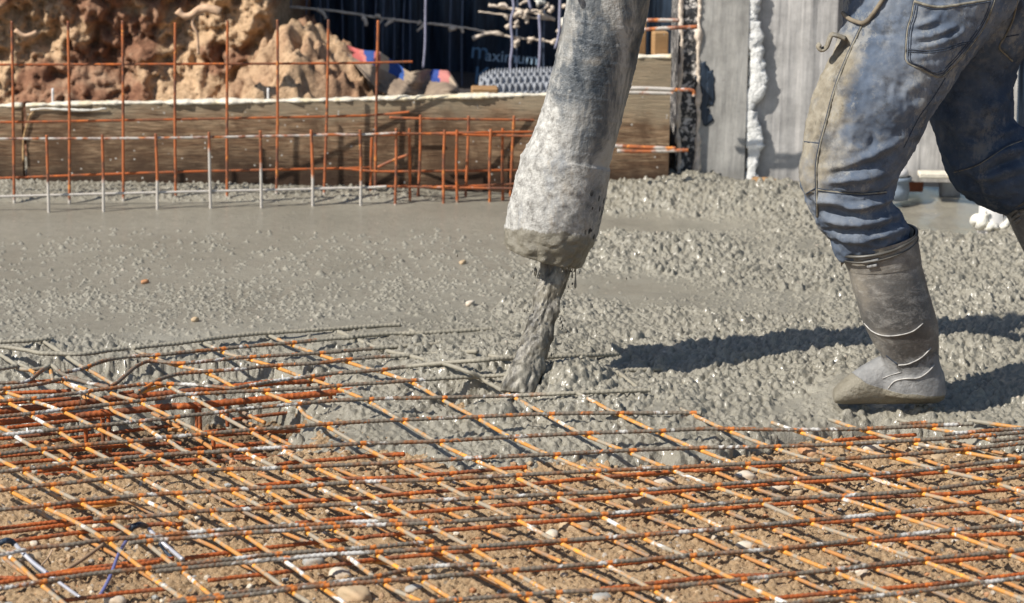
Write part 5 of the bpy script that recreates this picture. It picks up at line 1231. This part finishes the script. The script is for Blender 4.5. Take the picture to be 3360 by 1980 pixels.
# body above the frame
def spine():
    hipc = pv(3090, -60, 6.10); sh = hipc + np.array([-.30, -.02, .47]); neck = sh + np.array([-.07, 0, .09])
    Vv = [tuple(hipc + [0.02, 0, -.05]), tuple(hipc + [-.08, 0, .16]), tuple(hipc + [-.19, 0, .32]), tuple(sh), tuple(neck)]
    R = [(.15, .17), (.15, .165), (.15, .17), (.11, .13), (.06, .06)]
    E = [(0, 1), (1, 2), (2, 3), (3, 4)]
    hand_targets = pv(1985, -160, 6.05), pv(2010, -330, 6.20)
    for sd, tg in zip((-1, 1), hand_targets):
        s0 = len(Vv); shp = sh + np.array([-.01, .17 * sd, -.01]); el = (shp + tg) / 2 + np.array([.10, .09 * sd, -.06])
        Vv += [tuple(shp), tuple(el), tuple(tg + np.array([.05, 0, .02]))]; R += [(.075, .075), (.055, .055), (.040, .040)]
        E += [(3, s0), (s0, s0 + 1), (s0 + 1, s0 + 2)]
    me = bpy.data.meshes.new('torso'); me.from_pydata([tuple(np.array(v) - np.array(parent_world(worker))) for v in Vv], E, []); me.update()
    o = bpy.data.objects.new('jacket', me); COL.objects.link(o); o.parent = worker
    sk = o.modifiers.new('skin', 'SKIN'); sb = o.modifiers.new('sub', 'SUBSURF'); sb.levels = 2; sb.render_levels = 2
    for v, r in zip(me.skin_vertices[0].data, R): v.radius = r
    me.skin_vertices[0].data[0].use_root = True
    me.materials.append(M['jacket'])
    # head and neck
    hc = neck + np.array([-.10, 0, .13])
    secs = []
    th = np.linspace(0, 2 * math.pi, 40, endpoint=False); V = []; rows = 26
    for i in range(rows + 1):
        f = i / rows; z = -.115 + .235 * f; rr = math.sqrt(max(0, 1 - ((f - .55) / .56) ** 2)) + .02
        for t in th:
            x = -math.cos(t) * .098 * rr * (1 if f > .4 else .86 + .14 * f / .4); y = math.sin(t) * .076 * rr * (1 if f > .35 else .8)
            if math.cos(t) > .85 and .32 < f < .55: x -= .022 * math.exp(-((f - .40) / .07) ** 2) * math.exp(-(math.sin(t) / .18) ** 2)     # nose
            if math.cos(t) > .6: x += .007 * math.exp(-((f - .53) / .035) ** 2) * math.exp(-((abs(math.sin(t)) - .38) / .2) ** 2)           # eye sockets
            if math.cos(t) > .7: x += .004 * math.exp(-((f - .22) / .018) ** 2)                                                              # mouth
            V.append(hc + np.array([x, y, z]))
    F = [[i * 40 + j, i * 40 + (j + 1) % 40, (i + 1) * 40 + (j + 1) % 40, (i + 1) * 40 + j] for i in range(rows) for j in range(40)]
    nk = tube_np(crom([neck + [.02, 0, -.05], neck + [-.03, 0, .03], hc + [.01, 0, -.03]], step=.01), .055, 24)
    mb = MB(); mb.add(np.array(V), F + [[j for j in range(40)][::-1], [rows * 40 + j for j in range(40)]]); mb.add(nk[0], nk[1])
    for sd in (-1, 1): mb.add(hc + np.array([.005, .078 * sd, 0]) + ico_V * np.array([.018, .008, .030]), ico_F)
    for tg, sd in zip(hand_targets, (-1, 1)):
        ax = np.array([-.20, 0, -.97]); ax /= np.linalg.norm(ax)
        mb.add(*tube_np(crom([tg + [.07, 0, .03], tg + [.03, -.02 * sd, .01], tg + [-.02, -.045 * sd, 0]], step=.006), np.interp(np.linspace(0, 1, len(crom([tg + [.07, 0, .03], tg + [.03, -.02 * sd, .01], tg + [-.02, -.045 * sd, 0]], step=.006))), [0, .5, 1], [.026, .036, .030]), 14))
        for q in range(4):
            off = ax * (.022 * (q - 1.5)); L = [.075, .082, .078, .062][q]
            P_ = [tg + off + [-.02, -.045 * sd, 0], tg + off + [-.06, -.05 * sd, -.004], tg + off + [-.09, -.03 * sd, -.006], tg + off + [-.10 - L * .1, .0, -.006]]
            C = crom(P_, step=.004); mb.add(*tube_np(C, np.linspace(.0095, .0075, len(C)), 10))
        P_ = [tg + ax * -.03 + [0, -.03 * sd, 0], tg + ax * -.055 + [-.03, .0, 0], tg + ax * -.06 + [-.045, .03 * sd, 0]]
        C = crom(P_, step=.004); mb.add(*tube_np(C, np.linspace(.012, .009, len(C)), 10))
    mb.obj('body', M['skin'], worker)
    hv = [v + (v - hc) * .07 for i, v in enumerate(V)]; keepF = [f for f in F if all((f_ // 40) > 13 or ((f_ // 40) > 6 and 11 < (f_ % 40) < 29) for f_ in f)]
    mobj('hair', np.array(hv), keepF + [[rows * 40 + j for j in range(40)]], m_plain('dark_hair', (.03, .022, .018), .7, .4, 200), worker)
spine()

def build_boot(secs, foot_secs, name, dryf, wetf):
    parts = [capped(*loft(secs, 64, .006)), capped(*loft(foot_secs, 64, .006))]
    V, N, F = fuse(parts, .0042, 5)
    px, py = proj(V[:, 0], V[:, 1], V[:, 2])
    return V, N, F, px, py
# near boot
b_sh = [((2075 * D, 632 * D), (2257 * D, 596 * D), YN, .92), ((2084 * D, 662 * D), (2264 * D, 640 * D), YN, .92), ((2094 * D, 700 * D), (2277 * D, 690 * D), YN, .92), ((2108 * D, 748 * D), (2292 * D, 742 * D), YN, .9), ((2120 * D, 790 * D), (2305 * D, 790 * D), YN, .86), ((2142 * D, 835 * D), (2308 * D, 838 * D), YN, .8), ((2166 * D, 874 * D), (2308 * D, 880 * D), YN, .74), ((2178 * D, 910 * D), (2318 * D, 915 * D), YN, .68), ((2172 * D, 945 * D), (2326 * D, 948 * D), YN, .62), ((2172 * D, 972 * D), (2326 * D, 972 * D), YN, .6)]
# the foot runs from the heel (right) to the toe (left, a little toward the camera)
b_ft = []
for (xh, yt, yb, yy, dr) in ((3098, 1225, 1308, 6.00, .9), (3075, 1190, 1322, 6.00, .62), (3020, 1160, 1326, 6.00, .52), (2960, 1152, 1326, 6.00, .52), (2900, 1166, 1326, 6.0, .62), (2850, 1190, 1326, 6.0, .80), (2800, 1222, 1326, 6.0, 1.05), (2765, 1250, 1324, 6.0, 1.3), (2735, 1280, 1320, 6.0, 1.9)):
    b_ft.append(((xh, yt), (xh, yb), yy, dr))
Vb, Nb, Fb, px, py = build_boot(b_sh, b_ft, 'boot', None, None)
Vb = Vb + Nb * (.0016 * fbm(Vb, 18, 3, 901) + .0020 * stroke_field(px, py, [(RF((285, 130), (340, 185), (420, 215), (520, 212), (620, 185), (690, 130)), 4, 1.3), (RF((430, 350), (520, 415), (590, 410), (680, 365), (745, 300)), 4, 1.3), (RF((450, 580), (490, 530), (570, 510), (660, 505), (730, 460), (768, 415)), 4, 1.3), (RF((410, 510), (470, 485), (540, 465)), 4, .8), (RF((435, 350), (480, 390), (515, 415)), 3, -1.5)]))[:, None]
dry = .88 * sstep(-75, 60, py - np.interp(px, [2700, 2880, 2950, 3010, 3060, 3120], [1140, 1150, 1195, 1190, 1165, 1125]))
wetb = sstep(-14, 16, py - np.interp(px, [2700, 2800, 2850, 2950, 3050, 3100], [1180, 1225, 1262, 1290, 1300, 1298]))
bootN = mobj('boot', Vb, Fb, M['boot'], worker, True, attrs={'dry': dry * .9, 'wet': wetb})
bootN['label'] = 'planted boot, its foot pale with dried cement'
def rim(boot, l, r, Y, dr=.92, rr=.0034):
    a = pv(l[0], l[1], Y); b = pv(r[0], r[1], Y); c = (a + b) / 2; H = (b - a) / 2
    up = np.cross(H, [0, 1, 0]); up /= np.linalg.norm(up)
    N = np.array([0, 1, 0.]) + 0; N = N * np.linalg.norm(H) * dr + np.array([0, 0, .012])
    t = np.linspace(0, 2 * math.pi, 73); C = np.array([c + H * math.cos(x) + N * math.sin(x) for x in t])
    V, F = tube_np(C, rr, 8, cap=False); V2, F2 = tube_np(C + up * (-.012), rr * .5, 8, cap=False)
    mobj('rim', V, F, M['rubber_edge'] if 'rubber_edge' in M else M.setdefault('rubber_edge', m_plain('black_rubber', (.075, .07, .06), .4, .4, 30)), boot)
    mobj('rim', V2, F2, M['rubber_edge'], boot)
    Ci = np.array([[c + (H * math.cos(x) + N * math.sin(x)) * q + np.array([0, 0, .002 if q == .93 else -.045]) for x in t / 2] for q in (.93, .86)])
    Vi = Ci.reshape(-1, 3); Fi = [[i, i + 1, 73 + i + 1, 73 + i] for i in range(72)]
    mobj('lining', Vi, Fi, M['liner'], boot)
rim(bootN, (2057 * D, 614 * D), (2254 * D, 568 * D), YN, .92)
a_ = [((2075 * D, 632 * D), (2257 * D, 596 * D), YN, .92)]
Vc, Fc_, m_, n_ = loft([((2057 * D, 614 * D), (2254 * D, 568 * D), YN, .92), ((2066 * D, 625 * D), (2256 * D, 583 * D), YN, .92), ((2076 * D, 645 * D), (2261 * D, 610 * D), YN, .925), ((2084 * D, 664 * D), (2266 * D, 642 * D), YN, .925)], 72, .004)
mobj('cuff', Vc, Fc_, M['boot'], bootN, True, attrs={'dry': np.zeros(len(Vc)), 'wet': np.zeros(len(Vc))})
bvb = BVHTree.FromPolygons([Vector(v) for v in np.concatenate([Vb, Vc])], Fb + [[int(i) + len(Vb) for i in f] for f in Fc_])
for (p, q) in ((R5((555, 437), (680, 410))), (R5((580, 460), (668, 442))), (R5((605, 482), (660, 472)))):
    C = surf_path(bvb, [p, q], .0025, 4); V, F = tube_np(C, .0040, 8); mobj('moulded_bar', V, F, M['boot'], bootN, attrs={'dry': np.full(len(V), .62), 'wet': np.zeros(len(V))})
bvn = BVHTree.FromPolygons([Vector(v) for v in Vb], Fb); M['scuff'] = m_plain('pale_moulded_edge', (.40, .385, .36), .6, .4, 90)
for pts, r in ((RF((285, 130), (340, 185), (420, 215), (520, 212), (620, 185), (690, 130)), .0013), (RF((520, 418), (590, 410), (680, 365), (745, 300)), .0014), (RF((450, 580), (490, 530), (570, 510), (660, 505), (730, 460), (768, 415)), .0014), (RF((410, 510), (470, 485), (540, 465)), .0009)):
    C = surf_path(bvn, pts, .0004, 6); C[1:-1] = (C[:-2] + 2 * C[1:-1] + C[2:]) / 4
    V, F = tube_np(C, r, 6); mobj('moulded_line', V, F, M['scuff'], bootN)
C = surf_path(bvn, RF((435, 350), (480, 385), (515, 413)), .0002, 6); V, F = tube_np(C, .0016, 6); mobj('moulded_line', V, F, M['seamdark'], bootN)
# far boot, swinging behind
f_sh = [((3283, 672), (3520, 500), YF, .9), ((3300, 705), (3545, 535), YF, .9), ((3345, 800), (3590, 640), YF, .88), ((3400, 900), (3625, 750), YF, .85), ((3455, 985), (3640, 860), YF, .8), ((3500, 1050), (3660, 940), YF, .75), ((3520, 1110), (3690, 1010), YF, .7)]
f_ft = []
for (xh, yt, yb, dr) in ((3745, 985, 1035, .9), (3715, 965, 1075, .62), (3660, 985, 1115, .55), (3600, 1030, 1150, .55), (3550, 1075, 1180, .62), (3500, 1120, 1205, .85), (3465, 1155, 1220, 1.2), (3440, 1185, 1222, 1.7)):
    f_ft.append(((xh, yt), (xh + 12, yb), YF, dr))
Vf, Nf, Ff, px, py = build_boot(f_sh, f_ft, 'boot', None, None)
bootF = mobj('boot', Vf, Ff, M['boot'], worker, True, attrs={'dry': sstep(1000, 1080, py) * .9, 'wet': sstep(1150, 1180, py)})
bootF['label'] = 'trailing boot cut off by the right edge'
rim(bootF, (3281, 674), (3515, 498), YF, .9)
bvf = BVHTree.FromPolygons([Vector(v) for v in Vf], Ff)
for k, (p, q) in enumerate((R4((1680, 1460), (1730, 1415)), R4((1692, 1488), (1745, 1445)), R4((1712, 1508), (1752, 1478)))):
    C = surf_path(bvf, [p, q], .001, 3)
    if len(C) > 2: V, F = tube_np(C, .0042, 8); mobj('moulded_bar', V, F, M['boot'], bootF, attrs={'dry': np.full(len(V), .25), 'wet': np.zeros(len(V))})
# ------------------------------------------------------------------ stones, wires, small things
def stone_mesh(c, size, seed, flat=.6, rz=0.0):
    import bmesh
    bm = bmesh.new(); bmesh.ops.create_icosphere(bm, subdivisions=3, radius=1)
    V = np.array([v.co[:] for v in bm.verts]); F = [[v.index for v in f.verts] for f in bm.faces]; bm.free()
    V = V * (1 + .40 * fbm(V, 1.1, 2, seed) + .14 * fbm(V, 3, 3, seed + 5))[:, None]
    V = np.sign(V) * np.abs(V) ** .88
    V = V * np.array([size, size * .7, size * flat * .75]); cz, sn = math.cos(rz), math.sin(rz)
    V = V @ np.array([[cz, sn, 0], [-sn, cz, 0], [0, 0, 1]])
    return V + c, F
def m_stone(name, c):
    s = NT(name); n = s.noise(30, 5, .6); n2 = s.noise(9, 4, .6)
    k = s.mix(n, tuple(x * .8 for x in c), tuple(min(.85, x * 1.2) for x in c)); k = s.mix(s.ramp(n2, [(.5, 0), (.62, .6)]), k, (.40, .27, .16))
    return s.out(k, .8, s.bump(s.noise(90, 4), .3, .004))
MS = {'white': m_stone('pale_limestone', (.52, .46, .37)), 'tan': m_stone('tan_stone', (.42, .31, .19)), 'grey': m_stone('grey_stone', (.32, .32, .30)), 'brown': m_stone('brown_stone', (.32, .19, .10)), 'orange': m_stone('orange_clod', (.42, .20, .09))}
stones = [
 (BR((1510, 455),)[0], .040, 'white', 'whitish flat stone by the concrete edge, right of centre, under the crossing rods'),
 (BR((1835, 445),)[0], .024, 'white', 'small white stone at the concrete edge, right of the whitish flat one'),
 (BR((1740, 545),)[0], .040, 'tan', 'large smooth tan pebble with a dark band, right side, near the concrete edge'),
 (BR((1945, 525),)[0], .036, 'tan', 'smooth ochre pebble just right of the large banded pebble'),
 (BR((1080, 468),)[0], .046, 'orange', 'crumbly orange clod at the edge of the concrete'),
 (BR((890, 715),)[0], .030, 'white', 'pale round stone under the middle rods of the right half'),
 (BR((1010, 745),)[0], .028, 'tan', 'tan stone touching the pale round stone on its right'),
 (BR((660, 1110),)[0], .028, 'white', 'bright white dome-shaped stone in the lower right area'),
 (BR((1440, 1278),)[0], .026, 'white', 'white stone near the bottom, right of the bright dome-shaped one'),
 (M_((2230, 805),)[0], .044, 'tan', 'oval cream stone in the middle, right of centre, amid the rods'),
 (M_((2400, 675),)[0], .040, 'white', 'cracked white stone right below the concrete edge'),
 (M_((1650, 1030),)[0], .030, 'white', 'pale broken stone left of the long ochre stone, lower middle'),
 (M_((1800, 985),)[0], .054, 'tan', 'long ochre stone lying in the lower middle'),
 (M_((590, 620),)[0], .024, 'brown', 'small brown stone tucked below the concrete, left of centre'),
 (M_((330, 1430),)[0], .050, 'tan', 'big pale slab of stone at the bottom edge, left of centre'),
 (M_((730, 1390),)[0], .032, 'grey', 'blue-grey stone at the bottom, right of the big pale slab'),
 (M_((230, 1300),)[0], .040, 'white', 'pale wedge-shaped stone above the big pale slab'),
 (M_((60, 1210),)[0], .036, 'grey', 'pale grey pebble below the orange rods, left of centre'),
 (M_((1980, 1450),)[0], .036, 'grey', 'grey stone at the very bottom, right of centre'),
 (Z5((1560, 1430),)[0], .036, 'white', 'smooth cream pebble cut by the bottom edge at the left'),
 (Z4((430, 200),)[0], .040, 'orange', 'porous orange clod inside the trench cage'),
 (Z5((470, 650),)[0], .016, 'white', 'small white pebble under the rods at the far left'),
 (Z5((430, 870),)[0], .040, 'tan', 'flat tan stone beneath the silvery wire at the left'),
 (Z5((1330, 405),)[0], .018, 'white', 'tiny cream pebble between the ridged rods at the left'),
 (BR((660, 640),)[0], .036, 'white', 'striped pale stone near the concrete corner, right of centre'),
 (BR((1890, 880),)[0], .022, 'tan', 'small tan stone in the lower right, between two rods'),
]
for k, ((x, y), s_, mt, lab) in enumerate(stones):
    p = gp(x, y, ZS); z = soil_h(p[0], p[1]); p = gp(x, y, z)
    V, F = stone_mesh(p + [0, 0, s_ * .02], s_ * .60, 40 + k * 7, .55 + .2 * ((k * 37) % 5) / 5, k * 1.3)
    tag(mobj('stone', V, F, MS[mt], None, True, origin=(p[0], p[1], z)), lab, 'stone', 'loose stones on the soil')
# loose gravel: countless small stones
grav = {k: MB() for k in MS}; rs = random.Random(11)
for k in range(9000):
    x, y = rs.uniform(-1.5, 1.5), rs.uniform(4.3, 6.2)
    if conc_h(x, y) > ZS + .01: continue
    z = soil_h(x, y); r = .0016 + .0075 * rs.random() ** 4
    Vv = ico_V * r * np.array([1, rs.uniform(.6, 1), rs.uniform(.5, .8)]) * (1 + .2 * np.array([rs.uniform(-1, 1) for _ in range(12)]))[:, None]
    a = rs.uniform(0, 6.28); R_ = np.array([[math.cos(a), math.sin(a), 0], [-math.sin(a), math.cos(a), 0], [0, 0, 1]])
    grav[rs.choice(['white', 'tan', 'tan', 'grey', 'brown', 'brown', 'orange'])].add(Vv @ R_ + np.array([x, y, z + r * .25]), ico_F)
allV = []; allF = []; mi = []; base = 0; me = bpy.data.meshes.new('gravel')
for i, (k, mb) in enumerate(grav.items()):
    allV.append(np.concatenate(mb.V)); allF += [[v + base for v in f] for f in mb.F]; mi += [i] * len(mb.F); base += mb.n
me.from_pydata([tuple(v) for v in np.concatenate(allV)], [], allF); me.update()
for k in grav: me.materials.append(MS[k])
me.polygons.foreach_set('material_index', mi); go = bpy.data.objects.new('gravel', me); COL.objects.link(go)
tag(go, 'small mixed gravel scattered over the brown soil', 'gravel', kind='stuff')
# pebbles lying on the wet concrete
for (x, y, s_, mt, lab) in ((1518, 866, .010, 'tan', 'brownish pebble on the smooth wet concrete left of the hose tip'), (475, 930, .011, 'orange', 'reddish pebble resting alone on the smooth concrete, left side'), (640, 1055, .011, 'tan', 'tan pebble on the wet concrete above the first coated rod'), (1543, 1003, .013, 'white', 'pale pebble on the concrete just left of the falling stream')):
    p = gp(x, y, 0); z = conc_avg(p[0], p[1]); V, F = stone_mesh(gp(x, y, z) + [0, 0, s_ * .35], s_, int(x), .8, 1)
    tag(mobj('stone', V, F, MS[mt], None, True, origin=(p[0], p[1], z)), lab, 'stone', 'pebbles on the concrete')
# spacers and wires at the lower left
M['silver'] = m_plain('bright_wire', (.52, .52, .56), .35, .15); M['silver'].node_tree.nodes['Principled BSDF'].inputs['Metallic'].default_value = .4
M['bluewire'] = m_plain('blue_wire', (.12, .13, .28), .4, .2)
def wire(lab, pts, zs, r, mat, name='wire', cat='wire', group=None, parent=None):
    W = [gp(x, y, max(z * .5, -.050)) for (x, y), z in zip(pts, zs)]; C = crom(W, step=.004); V, F = tube_np(C, r, 8)
    if parent is not None: return mobj(name, V, F, mat, parent)
    return tag(mobj(name, V, F, mat, None, True, origin=W[-1]), lab, cat, group)
g_ = 'bent wire legs of the bar spacers'
for lab, parts in (('bent silvery bar spacer with a dark arch at the left edge', [(Z5((-120, 700), (0, 640), (80, 605), (160, 620), (205, 660)), (-.06, -.035, -.03, -.04, -.05), .0055, 'membrane'), (Z5((205, 655), (310, 770), (480, 930), (760, 1140)), (-.05, -.06, -.08, -.105), .0042, 'silver'), (Z5((330, 790), (470, 950), (620, 1090)), (-.06, -.09, -.11), .003, 'membrane'), (Z5((810, 1180), (960, 1290), (1100, 1390)), (-.09, -.10, -.11), .0034, 'silver')]),
                   ('bent silvery bar spacer with a dark arch, second from the left', [(Z5((1800, 460), (1840, 410), (1920, 385), (2010, 410)), (-.05, -.03, -.03, -.05), .0055, 'membrane'), (Z5((2050, 450), (2200, 600), (2350, 730), (2519, 870)), (-.05, -.07, -.09, -.11), .0042, 'silver'), (Z5((2190, 640), (2280, 760), (2380, 850)), (-.06, -.09, -.11), .003, 'membrane')])):
    root = thing('bar_spacer', gp(*parts[1][0][-1], -.05), lab, 'spacer', 'bar spacers'); 
    for pts, zs, r, mt in parts: wire('', pts, zs, r, M[mt], 'wire_leg', parent=root)
wire('blue plastic-coated wire curving upright at the lower left', Z5((1380, 1360), (1480, 1180), (1560, 990), (1640, 780), (1740, 610)), (-.11, -.08, -.05, -.03, -.03), .0032, M['bluewire'])
wire('thin brown stick slanting up to the right between the rods at the left', Z5((840, 1060), (1150, 860), (1450, 640), (1690, 480)), (-.10, -.085, -.07, -.05), .0034, m_plain('brown_stick', (.27, .18, .11), .8, .2), 'stick', 'stick')
wire('very thin stalk beside the silvery spacer at the far left', Z5((570, 950), (650, 860), (720, 740)), (-.11, -.10, -.08), .0016, m_plain('dry_stalk', (.42, .30, .20), .8, .2), 'stalk', 'stalk')
for k, (pts, zs) in enumerate(((Z1((1110, 1190), (1115, 1060), (1165, 1030), (1190, 1110), (1190, 1185)), (-.06, -.02, .008, -.03, -.06)), (Z1((1510, 1160), (1512, 1080), (1600, 1075), (1598, 1140)), (-.06, -.03, -.03, -.06)), (Z2((820, 1080), (840, 1110), (850, 1200)), (-.03, -.03, -.08)), (Z1((1390, 1365), (1480, 1355), (1510, 1375)), (-.06, -.05, -.06)))):
    wire('', pts, zs, .0010, m_plain('tie_wire', (.10, .055, .03), .7, .2), 'tie_wire', parent=cage)
